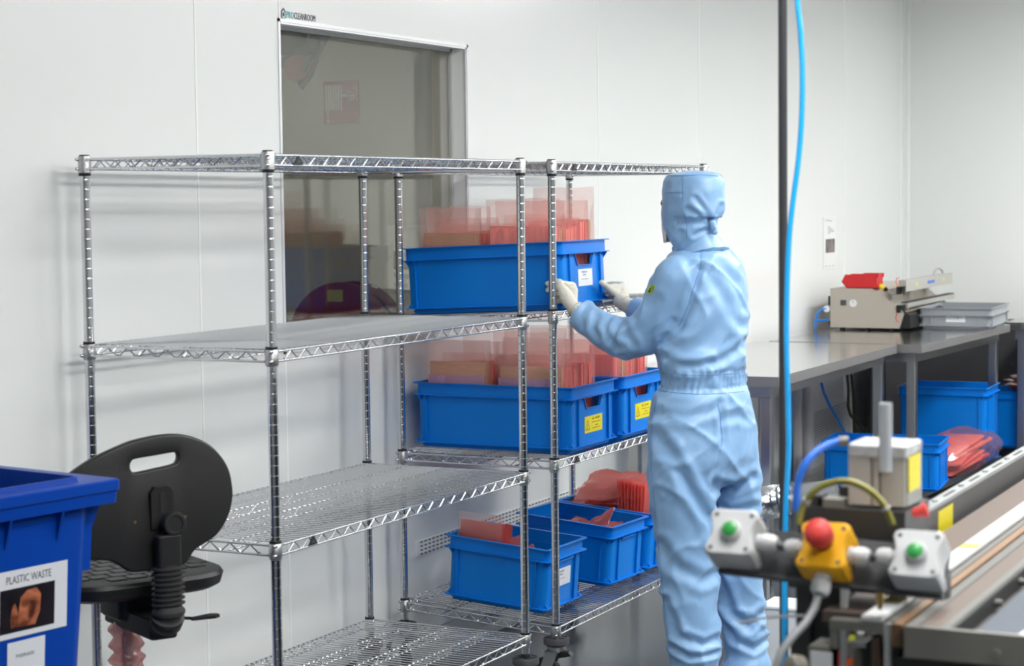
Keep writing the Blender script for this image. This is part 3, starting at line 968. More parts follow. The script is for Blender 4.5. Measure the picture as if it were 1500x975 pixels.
h = [Vector((0.395, 0.72 + 0.22 * k / 10, 0.275 + 0.035 * math.sin(PI * k / 10) ** 0.5)) for k in range(11)]
MB().tube(h, 0.006).build('handle', M_alu, uo, 60)
l = MB().use(M_jaw); l.box((0.385, 0.03, 0.125), (0.425, 1.10, 0.150)); l.use(M_black).box((0.388, 0.03, 0.150), (0.422, 1.10, 0.156)); l.build('lower_jaw', None, t, 0)
a = MB().use(M_jaw)
for y in (0.12, 0.5, 0.88):
    a.prism([(0.28, 0.175), (0.39, 0.215), (0.39, 0.24), (0.26, 0.215)], y, y + 0.03, 'xz')
    a.box((0.36, y, 0.10), (0.40, y + 0.03, 0.135))
a.build('jaw_arm', None, t, 0)
for z, n in ((0.20, 1), (0.10, 2)):
    c = MB().use(M_black); c.box((0.372, -0.012, z), (0.394, 0.03, z + 0.04)); c.box((0.405, 0.0, z - 0.004), (0.412, 0.03, z + 0.044))
    c.use(mat('orange_wire', (0.75, 0.09, 0.03), 0.5))
    z2 = z + 0.045 if n == 1 else z - 0.005
    dz = 1 if n == 1 else -1
    c.tube([(0.378, 0.0, z2 - dz * 0.005), (0.366, 0.0, z2 + dz * 0.02), (0.372, 0.0, z2 + dz * 0.042), (0.384, 0.0, z2 + dz * 0.045)], 0.0028, 6)
    c.build('connector', None, t, 0)
g = MB().use(M_grey); g.box((0.058, -0.003, 0.135), (0.09, 0.0, 0.165)); g.build('rating_plate', None, t, 0)
g = MB().use(M_label); g.cyl((0.13, -0.008, 0.148), (0.13, 0, 0.148), 0.02, 20); g.use(M_black).box((0.129, -0.0085, 0.148), (0.131, -0.008, 0.163)); g.build('gauge', None, t, 30)
g = MB().use(M_black); g.box((-0.012, 0.0, 0.135), (0, 0.03, 0.185)).box((-0.012, 0.0, 0.03), (0, 0.03, 0.05)); g.use(M_label).cyl((-0.02, -0.006, 0.115), (-0.02, 0.03, 0.115), 0.018, 18); g.build('regulator', None, t, 30)
M_hose = mat('blue_air_hose', (0.01, 0.22, 0.78), 0.3)
o = MB().tube([(-0.02, 0.0, 0.117), (-0.05, -0.005, 0.112), (-0.075, -0.01, 0.085), (-0.082, -0.01, 0.045), (-0.083, -0.01, 0.003)], 0.0065, 10).tube([(-0.082, -0.01, 0.05), (-0.05, 0.0, 0.05), (-0.01, 0.0, 0.055)], 0.0065, 10).build('hose', M_hose, t, 60)

# small red bin and screwdriver on the sealer
t = thing('red_bin', 'small red open-fronted parts bin on top of the beige sealer', 'bin', (SX0 + 0.055, SY + 0.03, BH + 0.2285))
M_red = mat('red_plastic', (0.62, 0.015, 0.02), 0.4)
b = MB().use(M_red)
sd = [(0.028, 0), (0.195, 0), (0.197, 0.055), (0.205, 0.062), (0.205, 0.080), (0.09, 0.080), (0.09, 0.075), (0.02, 0.075), (0.0, 0.036)]
for y in (0.0, 0.118):
    b.prism(sd, y, y + 0.003, 'xz')
b.box((0.028, 0, 0), (0.197, 0.121, 0.003)).box((0.194, 0, 0), (0.198, 0.121, 0.078))
b.prism([(0.028, 0), (0.031, 0), (0.004, 0.038), (0.0, 0.036)], 0, 0.121, 'xz')
for k in range(9):
    x = 0.04 + 0.0135 * k
    b.box((x, -0.0012, 0.006), (x + 0.002, 0.0, 0.07))
b.box((0.15, -0.004, 0.006), (0.197, 0, 0.06))
b.build('bin_body', None, t, 0)
t = thing('screwdriver', 'screwdriver with a yellow and black handle lying beside the red bin', 'tool', (SX0 + 0.268, SY + 0.06, BH + 0.224), 0)
t.rotation_euler = (0, rad(32), rad(3))
MB().use(M_yellow).lathe([(0.008, 0), (0.0125, 0.006), (0.0125, 0.03), (0.009, 0.034)], (-0.02, 0, 0.013), (1, 0, 0), 12).use(M_black).lathe([(0.011, 0), (0.012, 0.012), (0.006, 0.02)], (0.014, 0, 0.013), (1, 0, 0), 12).build('handle', None, t, 40)
MB().cyl((0.03, 0, 0.013), (0.075, 0, 0.013), 0.003).build('blade', M_alu, t, 40)

# grey tray on the bench
t = crate('shallow grey stacking tray with a white label on the steel bench', (-2.535, 10.985, BH + 0.001), rad(-87), 0.60, 0.41, 0.115, False, M_greybox, 0, None, 'tray', 'storage_tray')
o = MB().use(M_label).box((0, 0, 0), (0.105, 0.001, 0.062)).build('label', None, t, 0, (0.2855, 0.055, 0.038))
o.rotation_euler = (0, 0, rad(-90))
k = MB().use(M_ink)
for i, (z, w, h) in enumerate(((0.034, 0.05, 0.006), (0.026, 0.046, 0.004), (0.018, 0.018, 0.006))):
    for q in range(int(w / 0.006)):
        k.box((0.045 - w / 2 + q * 0.006, 0.001, z), (0.045 - w / 2 + q * 0.006 + 0.0042, 0.0013, z + h))
k.build('print', None, o, 0)

# crates and bags under the benches
t = crate('blue crate on the under-shelf of the steel bench, half hidden by the air cylinder', (-2.66, 9.80, USZ + 0.001), rad(6), 0.60, 0.40, 0.24, False, group=None)
t = crate('tall blue crate at the back of the under-shelf, behind the bench leg', (-2.60, 10.90, USZ + 0.001), rad(2), 0.50, 0.40, 0.42, False, group=None)
t = crate('blue crate topped by a clear bag under the far bench at the right edge', (-2.24, 11.68, USZ + 0.001), 0, 0.60, 0.40, 0.33, False, group=None)
def clump(name, label, cat, loc, rx, ry, rz, m, seed, group=None, amp=0.25, rot=0):
    """crumpled lump of film"""
    b = MB().use(m)
    nu, nv = 28, 18
    vs, fs = [], []
    for j in range(nv + 1):
        for i in range(nu):
            th, ph = PI * j / nv, 2 * PI * i / nu
            d = Vector((math.sin(th) * math.cos(ph), math.sin(th) * math.sin(ph), math.cos(th)))
            q = d * 2.2 + Vector((seed, seed * 2, 0))
            k = 1 + amp * (abs(noise.noise(q)) * 2 - 0.5) + amp * 0.5 * noise.noise(q * 2.7)
            z = d.z * rz * k
            vs.append((d.x * rx * k, d.y * ry * k, max(z, -rz * 0.8)))
    for j in range(nv):
        for i in range(nu):
            a, c = j * nu + i, j * nu + (i + 1) % nu
            fs.append((a, c, c + nu, a + nu))
    b.add(vs, fs)
    o = b.build(name, None, None, 25, loc)
    o.rotation_euler = (0, 0, rot)
    return tag(o, label, cat, group)
clump('clear_bag', 'shiny crumpled clear bag on the blue crate at the right edge', 'bag', (-2.20, 11.66, USZ + 0.37), 0.22, 0.16, 0.075, film_mat('crumpled_bag', '#c88878', '#e0a8a0', 0.45, 0.08, 0.6), 5.5, amp=0.4)
t = thing('clear_bag', 'clear bag of flat red film packs lying on the under-shelf', 'bag', (-2.46, 10.42, USZ), rad(-3))
b = MB().use(M_pinkstack)
for k in range(5):
    b.x = Matrix.Translation((0.0, 0.06 * (k % 2), 0.03 + 0.026 * k)) @ Matrix.Rotation(rad(4 * (k % 3) - 2), 4, 'Z') @ Matrix.Rotation(rad(3), 4, 'X')
    b.rbox((-0.12, -0.30, 0), (0.09, 0.36, 0.019), 0.02)
b.x = Matrix.Identity(4)
b.build('contents', None, t, 30)
b = MB().use(M_clear)
vs, fs = [], []
nu, nv = 22, 20
for j in range(nv + 1):
    for i in range(nu):
        v = j / nv
        ph = 2 * PI * i / nu
        e = (math.sin(PI * min(max(v, 0.001), 0.999))) ** 0.3
        q = Vector((math.cos(ph) * 1.5, v * 6, math.sin(ph) * 1.5))
        k = 1 + 0.16 * noise.noise(q) + 0.1 * noise.noise(q * 2.6)
        vs.append((0.165 * math.cos(ph) * k * (0.5 + 0.5 * e), -0.42 + 0.97 * v, max(0.003, 0.1 + 0.115 * math.sin(ph) * k * e)))
for j in range(nv):
    for i in range(nu):
        a, c = j * nu + i, j * nu + (i + 1) % nu
        fs.append((a, c, c + nu, a + nu))
fs += [tuple(range(nu - 1, -1, -1)), tuple(nv * nu + i for i in range(nu))]
b.add(vs, fs)
b.build('film', None, t, 25)

# cables and pipes behind the bench
P = lambda x, y, X: on(x, y, 0, X)
o = MB().tube([P(1203, 560, -3.1), P(1207, 575, -3.1), P(1216, 595, -3.1), P(1228, 615, -3.1), P(1240, 638, -3.1), P(1252, 665, -3.1)], 0.008, 8).build('air_hose', M_hose, None, 60)
tag(o, 'thin blue hose hanging slantwise under the steel bench', 'hose')
o = MB().tube([P(1241, 548, -3.2), P(1243, 570, -3.2), P(1242, 595, -3.2), P(1246, 608, -3.2), P(1258, 620, -3.2), P(1272, 634, -3.2)], 0.009, 8).tube([P(1247, 548, -3.2), P(1250, 580, -3.2), P(1251, 615, -3.2), P(1252, 650, -3.2)], 0.009, 8).build('cable', mat('olive_cable', (0.05, 0.05, 0.02), 0.5), None, 60)
tag(o, 'dark cable loop hanging behind the steel bench', 'cable')
for k, (y, r) in enumerate(((10.02, 0.045), (10.22, 0.03))):
    o = MB().lathe([(r, 0.1), (r, 0.86)], (-3.22, y, 0), n=18).build('pipe', mat('pipe_grey', (0.5, 0.5, 0.5), 0.4), None, 40)
    tag(o, ('thick' if k == 0 else 'thinner') + ' grey upright pipe on the wall under the steel bench', 'pipe')

# notice on the wall
a, c = on(1205.5, 318, 0, XW), on(1225, 392, 0, XW)
t = thing('notice', 'white paper notice with a small photo on the wall above the steel bench', 'notice', (XW, a.y, c.z))
w, h = c.y - a.y, a.z - c.z
MB().use(mat('notice_paper', (0.80, 0.82, 0.81), 0.5)).box((0.0005, 0, 0), (0.0025, w, h)).build('sheet', None, t, 0)
k = MB().use(mat('notice_photo', (0.18, 0.15, 0.15), 0.5, vary=0.8, vscale=14)).box((0.0025, w * 0.17, h * 0.31), (0.003, w * 0.85, h * 0.575)); k.build('picture', None, t, 0)
k = MB().use(mat('notice_ink', (0.35, 0.35, 0.35), 0.6))
for (y0, y1, z) in ((0.16, 0.42, 0.93), (0.42, 0.66, 0.915), (0.32, 0.5, 0.80), (0.34, 0.62, 0.77), (0.36, 0.75, 0.74), (0.36, 0.80, 0.71), (0.34, 0.5, 0.68), (0.15, 0.28, 0.045), (0.40, 0.52, 0.045), (0.68, 0.8, 0.045)):
    k.box((0.0025, w * y0, h * z), (0.0029, w * y1, h * (z + 0.014)))
k.build('print', None, t, 0)

# maker's plate above the window
p = on(411, 20.5, 0, XW)
t = thing('wall_sign', 'tiny hexagon emblem and lettering on the wall above the dark window', 'sign', (XW + 0.0008, p.y, p.z))
M_teal = mat('teal_ink', (0.05, 0.42, 0.48), 0.5); M_navy = mat('navy_ink', (0.06, 0.06, 0.10), 0.5)
hb = MB()
def hexring(a0, a1, m):
    hb.use(m)
    for k in range(a0, a1):
        A, B = [(0.0145 + 0.0145 * math.cos(rad(30 + 60 * q)), 0.0205 * math.sin(rad(30 + 60 * q))) for q in (k, k + 1)]
        A2, B2 = [(0.0145 + 0.0095 * math.cos(rad(30 + 60 * q)), 0.0145 * math.sin(rad(30 + 60 * q))) for q in (k, k + 1)]
        hb.prism([A, B, B2, A2], 0, 0.0006, 'yz')
hexring(0, 4, M_navy); hexring(4, 6, M_teal)
hb.use(M_navy).prism([(0.0145 + 0.005 * math.cos(rad(60 * q)), 0.007 * math.sin(rad(60 * q))) for q in range(6)], 0, 0.0006, 'yz')
hb.build('emblem', None, t, 0)
R90 = (PI / 2, 0, PI / 2)
text('lettering', 'PRO', 0.029, M_teal, t, (0, 0.031, 0.0), R90, sx=0.80)
text('lettering', 'CLEANROOM', 0.029, M_navy, t, (0, 0.076, 0.0), R90, sx=0.70)

# ------------------------------------------------------------------ behind the window
t = thing('hose_sign', 'red fire hose sign with a white reel symbol, seen through the dark window', 'sign', tuple(on(500, 150, 1, SY1 - 0.001)))
w = 0.095
MB().use(mat('sign_red', (0.50, 0.03, 0.07), 0.4)).box((-w, -0.003, -w - 0.005), (w, 0, w + 0.005)).build('panel', None, t, 0)
k = MB().use(mat('sign_white', (0.8, 0.8, 0.8), 0.4))
for q in range(7):
    x = -0.084 + 0.0135 * q
    k.box((x, -0.0042, -0.035 if q else -0.035), (x + 0.009, -0.003, 0.083))
k.box((-0.076, -0.0042, -0.070), (-0.068, -0.003, -0.035)).box((-0.077, -0.0042, -0.094), (-0.067, -0.003, -0.076))
k.box((0.005, -0.0042, 0.026), (0.035, -0.003, 0.036))
k.lathe([(0.0, 0), (0.0, 0.0001)], (0.06, -0.004, 0.031), (0, -1, 0), 6) if False else None
ringp = [(0.055 + 0.02 * math.cos(2 * PI * i / 20), -0.0036, 0.031 + 0.02 * math.sin(2 * PI * i / 20)) for i in range(20)]
k.tube(ringp, 0.003, 6, closed=True)
for a in range(4):
    d = Vector((math.cos(a * PI / 2), 0, math.sin(a * PI / 2)))
    k.tube([Vector((0.055, -0.0036, 0.031)), Vector((0.055, -0.0036, 0.031)) + d * 0.02], 0.0022, 6)
k.build('symbol', None, t, 0)
c = on(501, 503, 1, SY1 - 0.16)
t = thing('hose_reel', 'round red fire hose reel with a yellow label, seen through the dark window', 'hose reel', tuple(c))
R = 0.285
b = MB().use(mat('reel_red', (0.26, 0.010, 0.04), 0.35))
b.lathe([(R - 0.012, -0.004), (R, 0.0), (R, 0.012), (R - 0.02, 0.016), (0.05, 0.02)], (0, 0.0, 0), (0, -1, 0), 48)
b.lathe([(R, 0.0), (R, 0.012)], (0, 0.13, 0), (0, -1, 0), 48)
b.cyl((0, 0.15, 0), (0, -0.03, 0), 0.05, 24)
b.build('drum', None, t, 40)
b = MB().use(M_rubber)
for k in range(4):
    b.tube([((R - 0.05) * math.cos(2 * PI * i / 32), 0.02 + 0.028 * k, (R - 0.05) * math.sin(2 * PI * i / 32)) for i in range(32)], 0.015, 8, closed=True)
b.build('hose', None, t, 60)
MB().use(mat('reel_label', (0.62, 0.55, 0.15), 0.5)).box((-0.062, -0.021, 0.195), (0.02, -0.018, 0.25)).build('label', None, t, 0)
MB().box((-0.04, 0.13, -0.05), (0.04, 0.16, 0.05)).build('wall_bracket', M_grey, t, 0)
a, c = on(567, 330, 1, SY1 - 0.02), on(640, 475, 1, SY1 - 0.02)
t = thing('notice_board', 'pale board with a dark roof emblem and lettering behind the window', 'board', (a.x, SY1 - 0.001, c.z))
w, h = c.x - a.x, a.z - c.z
MB().use(mat('board_grey', (0.80, 0.81, 0.78), 0.5)).box((0, -0.015, 0), (w, 0, h)).build('panel', None, t, 0)
U = lambda px, py: ((px - 567) / 73 * w, (475 - py) / 145 * h)
poly = [U(576, 395), U(576, 368), U(589, 367), U(606, 383), U(612, 395)]
MB().use(mat('board_dark', (0.06, 0.06, 0.065), 0.5)).prism(poly, -0.017, -0.015, 'xz').build('emblem', None, t, 0)
FR = (PI / 2, 0, 0)
for s, px, py, sz, m in (('Beginp', 575.5, 404, 0.036, M_navy), ('Indust', 575.5, 418.5, 0.036, mat('maroon_ink', (0.3, 0.03, 0.05), 0.5)), ('H O M E', 576, 428, 0.020, M_navy)):
    x, z = U(px, py)
    text('lettering', s, sz, m, t, (x, -0.0155, z), FR, sx=0.85 if sz > 0.03 else 1.2)
# jointed extraction arm high in the side room
t = thing('extraction_arm', 'grey jointed extraction arm with a red knob, high behind the window', 'extraction arm', tuple(on(460, 30, 1, 7.0)))
o3 = on(460, 30, 1, 7.0)
Q = lambda px, py, dy=0: on(px, py, 1, 7.0 + dy) - o3
M_arm = mat('arm_grey', (0.07, 0.07, 0.065), 0.5)
b = MB().use(M_arm); b.tube([Q(474, 20), Q(469, 50), Q(459, 72), Q(447, 84), Q(432, 82), Q(420, 92), Q(405, 92)], [0.040, 0.040, 0.036, 0.030, 0.036, 0.026, 0.024], 12); b.build('arm', None, t, 50)
b = MB().use(M_arm); b.tube([Q(474, 30, -.05), Q(470, 70, -.05), Q(455, 110, -.05), Q(441, 128, -.05), Q(439, 122, -.05), Q(448, 96, -.05), Q(455, 78, -.05)], 0.011, 10); b.build('guide_rod', None, t, 60)
b = MB().use(mat('knob_red', (0.42, 0.10, 0.08), 0.5)); b.lathe([(0.03, -0.04), (0.058, -0.03), (0.062, 0.0), (0.055, 0.03), (0.02, 0.04)], Q(438, 101, -.03), (0.3, -1, 0.2), 20); b.build('knob', None, t, 50)
b = MB().use(M_arm); b.rbox(tuple(Q(436, 78, .25) + Vector((-0.14, 0, 0))), tuple(Q(436, 30, .25) + Vector((0, 0.1, 0.05))), 0.03); b.build('motor_block', None, t, 30)
MB().cyl(Q(474, 22), Vector((Q(474, 22).x, 0, ZT - o3.z)), 0.04).build('ceiling_mount', M_arm, t, 40)
# ------------------------------------------------------------------ near machine (right foreground), aligned with the room
YB = 2.637
t = thing('packaging_machine', 'packaging machine with two green buttons and a red emergency stop, right foreground', 'machine', (0, 0, 0))
M_ctl = mat('control_bar_grey', (0.035, 0.037, 0.042), 0.45)
M_box = mat('button_box_white', (0.52, 0.53, 0.54), 0.4)
M_estop = mat('box_yellow', (0.80, 0.40, 0.006), 0.4)
M_green = mat('button_green', (0.03, 0.28, 0.06), 0.35)
M_mush = mat('mushroom_red', (0.66, 0.05, 0.045), 0.45)
M_gland = mat('gland_white', (0.50, 0.51, 0.52), 0.4)
M_brown = mat('phenolic_brown', (0.20, 0.125, 0.085), 0.5, vary=0.15, vscale=5, stretch=(1, 0.2, 1))
M_tan = mat('phenolic_tan', (0.115, 0.083, 0.066), 0.55)
M_dark = mat('machine_dark', (0.03, 0.03, 0.03), 0.5)
M_plate = mat('machine_plate', (0.20, 0.195, 0.175), 0.5, metal=0.3)
M_rail = mat('rail_grey', (0.12, 0.118, 0.11), 0.5)
TILT = rad(35)
ctl = thing('control_panel', None, None, (0, 0, 0)) if False else None

def lug_rect(w, h, dip):
    """square outline with concave right and left edges between its corner lugs"""
    p = []
    n = 8
    c = 0.010
    for k in range(n + 1):
        f = k / n
        p.append((w / 2 - dip * math.sin(PI * f), -h / 2 + c + (h - 2 * c) * f))
    p.append((w / 2 - 0.003, h / 2 - 0.003)); p.append((w / 2 - c, h / 2))
    p.append((-w / 2 + c, h / 2)); p.append((-w / 2 + 0.003, h / 2 - 0.003))
    for k in range(n + 1):
        f = k / n
        p.append((-w / 2 + dip * math.sin(PI * f), h / 2 - c - (h - 2 * c) * f))
    p.append((-w / 2 + 0.003, -h / 2 + 0.003)); p.append((-w / 2 + c, -h / 2))
    p.append((w / 2 - c, -h / 2)); p.append((w / 2 - 0.003, -h / 2 + 0.003))
    return p

def button_box(px, py, d, m, stop):
    p = at(px, py, d)
    W = 0.072
    b = MB().use(m)
    o, i = lug_rect(W, W, 0.006), lug_rect(W - 0.005, W - 0.005, 0.006)
    b.loft([[(x, y, -0.052) for x, y in o], [(x, y, -0.003) for x, y in o], [(x, y, 0.0) for x, y in i]])
    x = b.build('stop_box' if stop else 'button_box', None, t, 40, p)
    x.rotation_euler = (PI / 2 - TILT, 0, rad(1))
    for sx in (-1, 1):
        for sy in (-1, 1):
            MB().use(M_grey).cyl((sx * 0.026, sy * 0.026, -0.004), (sx * 0.026, sy * 0.026, 0.0006), 0.0032, 10).build('screw', None, x, 40)
    if stop:
        MB().use(M_black).lathe([(0.014, 0), (0.014, 0.012)], (0, 0.004, 0)).build('collar', None, x, 40)
        MB().use(M_mush).lathe([(0.012, 0.010), (0.019, 0.014), (0.0205, 0.030), (0.018, 0.038), (0.010, 0.042), (0.003, 0.043)], (0, 0.004, 0), n=28).build('mushroom_button', None, x, 50)
    else:
        MB().use(M_gland).lathe([(0.0155, 0), (0.0155, 0.006), (0.0135, 0.009), (0.0115, 0.009)], n=26).build('bezel', None, x, 40)
        MB().use(M_green).lathe([(0.0115, 0.006), (0.0115, 0.0105), (0.0095, 0.012)], n=26).build('push_button', None, x, 40)
    return p
pL = button_box(1071, 778, 2.80, M_box, False)
pC = button_box(1205, 797, 2.745, M_estop, True)
pR = button_box(1342, 810, 2.69, M_box, False)
back = Vector((0, math.cos(TILT), -math.sin(TILT)))          # from a face into its box
upv = Vector((0, math.sin(TILT), math.cos(TILT)))
# bar behind the boxes
b = MB()
A, B = pL - Vector((0.026, 0, 0)) + back * 0.053, pR + Vector((0.032, 0, 0)) + back * 0.053
R = [upv * 0.034, upv * 0.034 + back * 0.010, upv * -0.040 + back * 0.010, upv * -0.040]
b.loft([[A + r for r in R], [B + r for r in R]])
R = [upv * -0.037 - back * 0.006, upv * -0.037, upv * -0.042, upv * -0.042 - back * 0.006]
b.loft([[A + r for r in R], [B + r for r in R]])
b.build('control_bar', M_ctl, t, 0)
def gland(p, d, n=1):
    b = MB()
    b.lathe([(0.0125, 0), (0.0125, 0.007), (0.0108, 0.0075), (0.0108, 0.010), (0.0138, 0.0105), (0.0138, 0.022), (0.011, 0.029), (0.007, 0.030)], p, d, 18)
    return b.build('cable_gland', M_gland, t, 40)
ax = (pR - pL).normalized()
mid = back * 0.027
gland(pL + ax * 0.031 + mid, ax); gland(pC - ax * 0.031 + mid, -ax); gland(pC + ax * 0.031 + mid, ax); gland(pR - ax * 0.031 + mid, -ax)
b = MB(); b.tube([pL + ax * 0.06 + mid, pC - ax * 0.06 + mid], 0.006); b.tube([pC + ax * 0.06 + mid, pR - ax * 0.06 + mid], 0.006); b.build('cable', M_grey, t, 60)
gd = pC - upv * 0.035 + mid
gland(gd, -upv)
dd = lambda px, py, d: at(px, py, d)
MB().tube([gd - upv * 0.028, dd(1199, 868, 2.74), dd(1193, 890, 2.72), dd(1180, 912, 2.70), dd(1160, 933, 2.68), dd(1144, 955, 2.67), dd(1136, 980, 2.66), dd(1132, 1030, 2.66)], 0.0058, 12).build('grey_cable', mat('cable_grey', (0.19, 0.2, 0.21), 0.45), t, 60)

# bed: everything runs away along +y
Z0 = 1.015
def xs(px, py, z): return on(px, py, 2, z).x
def lane(name, px0, py0, px1, py1, z, th, m, y1=4.9, y0=None, parent=t):
    p, q = on(px0, py0, 2, z), on(px1, py1, 2, z)
    b = MB(); b.box((p.x, y0 if y0 is not None else p.y, z - th), (q.x, y1, z))
    return b.build(name, m, parent, 0)
YN0 = 2.70
b = MB()
xw0, xw1 = xs(1258, 904, Z0 + .006), xs(1293, 904, Z0 + .006)
b.box((xw0, YN0, Z0), (xw1, 4.9, Z0 + 0.006))
strip = b.build('white_strip', mat('strip_white', (0.72, 0.73, 0.74), 0.4), t, 0)
for px, py in ((1322, 879), (1386, 841), (1443, 801)):
    y = on(px, py, 2, Z0 + .006).y
    b = MB(); b.box((xw0 + 0.001, y - 0.022, Z0 + 0.0058), (xw1 - 0.001, y + 0.022, Z0 + 0.0068)); b.build('yellow_mark', mat('mark_yellow', (0.62, 0.54, 0.08), 0.5), strip, 0)
b = MB(); b.box((xw1 + 0.001, YN0, Z0 - 0.03), (xw1 + 0.012, 4.9, Z0 - 0.002)); b.build('side_rail', M_rail, t, 0)
b = MB(); b.box((xw1 + 0.012, YN0 + 0.01, Z0 - 0.036), (xw1 + 0.026, 4.9, Z0 - 0.004)); b.build('edge_strip', mat('edge_brown', (0.22, 0.125, 0.065), 0.5, vary=0.2, vscale=4, stretch=(1, 0.3, 4)), t, 0)
b = MB(); b.box((xw0 - 0.075, YN0 + 0.06, Z0 - 0.02), (xw0 - 0.001, 4.9, Z0 - 0.004)); b.build('bed_board', M_tan, t, 0)
b = MB(); b.box((xw0 - 0.045, YN0 - 0.004, Z0 - 0.016), (xw1 + 0.012, YN0 + 0.02, Z0 - 0.002)); b.box((xw0 - 0.045, YN0 + 0.0, Z0 - 0.07), (xw0 - 0.032, YN0 + 0.05, Z0 - 0.016)); b.build('end_bracket', M_plate, t, 0)
b = MB(); b.rbox((xw1 + 0.004, YN0 - 0.006, Z0 - 0.13), (xw1 + 0.013, YN0 + 0.006, Z0 + 0.0), 0.003); b.box((xw1 - 0.06, YN0 - 0.004, Z0 - 0.13), (xw1 - 0.05, YN0 + 0.008, Z0 - 0.016)); b.build('upright_plate', M_alu, t, 0)
# right-hand tray: front plate, stripes, sunk glass
PX = lambda px: -0.703 + (px - 1324) * 0.00094
Yp = 2.687
b = MB(); b.box((PX(1324), Yp, Z0 - 0.044), (0.35, Yp + 0.012, Z0)); fp = b.build('front_plate', M_plate, t, 0)
hb = MB(); hb.cyl((PX(1462), Yp + 0.002, Z0 - 0.027), (PX(1462), Yp - 0.005, Z0 - 0.027), 0.0065, 6); hb.build('bolt', M_plate, fp, 0)
b = MB(); b.box((PX(1324), Yp + 0.012, Z0 - 0.012), (PX(1341), 4.9, Z0 - 0.001)); b.build('side_rail', M_rail, t, 0)
b = MB(); b.box((PX(1341), Yp + 0.012, Z0 - 0.014), (PX(1374), 4.9, Z0 - 0.003)); b.build('bed_board', M_tan, t, 0)
b = MB(); b.box((PX(1374), Yp + 0.012, Z0 - 0.012), (PX(1388), 4.9, Z0 - 0.0015)); b.build('side_rail', M_rail, t, 0)
b = MB(); b.box((PX(1388), Yp + 0.012, Z0 - 0.05), (PX(1392), 4.9, Z0 - 0.003)); b.box((PX(1388), Yp + 0.012, Z0 - 0.052), (PX(1420), 4.9, Z0 - 0.03)); b.build('channel', M_dark, t, 0)
b = MB(); b.box((PX(1412), Yp + 0.012, Z0 - 0.03), (0.35, 4.9, Z0 - 0.018)); b.build('glass_top', mat('grey_glass', (0.13, 0.15, 0.19), 0.12, coat=0.6), t, 0)
b = MB(); b.prism([(PX(1469), Yp + 0.014), (0.35, Yp + 0.014), (0.35, 4.9), (PX(1469) + 0.2, 4.9)], Z0 - 0.0178, Z0 - 0.015, 'xy'); b.build('paper_web', mat('web_grey', (0.55, 0.56, 0.56), 0.5), t, 0)
for y in (2.98, 3.16):
    MB().cyl((PX(1391), y, Z0 - 0.018), (PX(1391) + 0.012, y, Z0 - 0.018), 0.006, 10).build('bolt', M_rail, t, 40)
# aluminium slotted profile along the far side and the dark face below it
ZP = 1.055
xa, xb = on(1354, 737, 2, ZP).x, on(1349, 753, 2, ZP).x
b = MB(); b.box((xa, 2.9, ZP - 0.03), (xb, 6.0, ZP)); pr = b.build('slotted_profile', mat('profile_silver', (0.46, 0.48, 0.48), 0.4, metal=0.6), t, 0)
for k in range(12):
    y = 3.0 + 0.21 * k
    b = MB(); b.rbox(((xa + xb) / 2 - 0.004, y, ZP - 0.002), ((xa + xb) / 2 + 0.004, y + 0.085, ZP + 0.0006), 0.004)
    b.build('slot', M_dark, pr, 0)
    MB().cyl(((xa + xb) / 2, y + 0.14, ZP), ((xa + xb) / 2, y + 0.14, ZP + 0.004), 0.006, 10).build('bolt', M_alu, pr, 0)
b = MB(); b.box((xb, 2.9, ZP - 0.075), (xb + 0.004, 6.0, ZP - 0.004)); df = b.build('side_panel', mat('panel_dark', (0.075, 0.075, 0.078), 0.45), t, 0)
y = on(1385, 768, 0, xb + 0.004).y
MB().box((xb + 0.004, y - 0.055, ZP - 0.058), (xb + 0.0048, y + 0.055, ZP - 0.012)).build('warning_label', M_yellow, df, 0)
b = MB(); b.box((xb + 0.004, 2.9, ZP - 0.085), (xb + 0.02, 6.0, ZP - 0.07)); b.build('side_rail', M_rail, t, 0)
b = MB(); b.box((xa - 0.05, 2.9, 0.12), (0.36, 5.9, 0.93)); b.build('blocker_cabinet', M_dark, t, 0)  # unseen machine body, carried down to block light under the bench
for x in (xa, 0.30):
    for y in (2.95, 5.8):
        MB().box((x, y, 0), (x + 0.05, y + 0.05, 0.12)).build('leg', M_alu, t, 0)

# pneumatic block standing on its black carriage
M_cyl = mat('cylinder_silver', (0.48, 0.48, 0.455), 0.42, metal=0.25)
cA, cB = on(1243, 738, 1, 2.78), on(1325, 738, 1, 2.78)
zt_ = on(1241, 668, 1, 2.78).z
W = cB.x - cA.x
b = MB().use(M_cyl)
z0, z1 = cA.z, zt_
Dp = 0.085
for x0, x1 in ((0, W * 0.40), (W * 0.44, W * 0.55), (W * 0.59, W)):     # body with two slots in the front
    b.box((cA.x + x0, 2.78, z0), (cA.x + x1, 2.78 + Dp, z1))
b.box((cA.x, 2.79, z0), (cB.x, 2.78 + Dp - 0.002, z1))
for k in range(4):
    b.box((cB.x - 0.001, 2.78 + 0.012 + 0.02 * k, z0), (cB.x + 0.003, 2.78 + 0.024 + 0.02 * k, z1))
b.use(mat('cylinder_cap', (0.50, 0.52, 0.53), 0.5, metal=0.3, vary=0.25, vscale=50)).rbox((cA.x - 0.001, 2.777, z1), (cB.x + 0.004, 2.78 + Dp + 0.003, z1 + 0.019), 0.006)
blk = b.build('air_cylinder', None, t, 0)
MB().box((cB.x + 0.003, 2.79, z0 + 0.02), (cB.x + 0.004, 2.78 + Dp - 0.01, z1 + 0.004)).build('warning_label', M_yellow, blk, 0)
rp = on(1297, 690, 1, 2.774); rt = on(1297, 590, 1, 2.774)
MB().lathe([(0.0095, 0), (0.0095, rt.z - rp.z)], rp, n=18).build('rod_tube', mat('rod_pale', (0.50, 0.53, 0.57), 0.25, metal=0.3), blk, 40)
b = MB().use(M_dark)
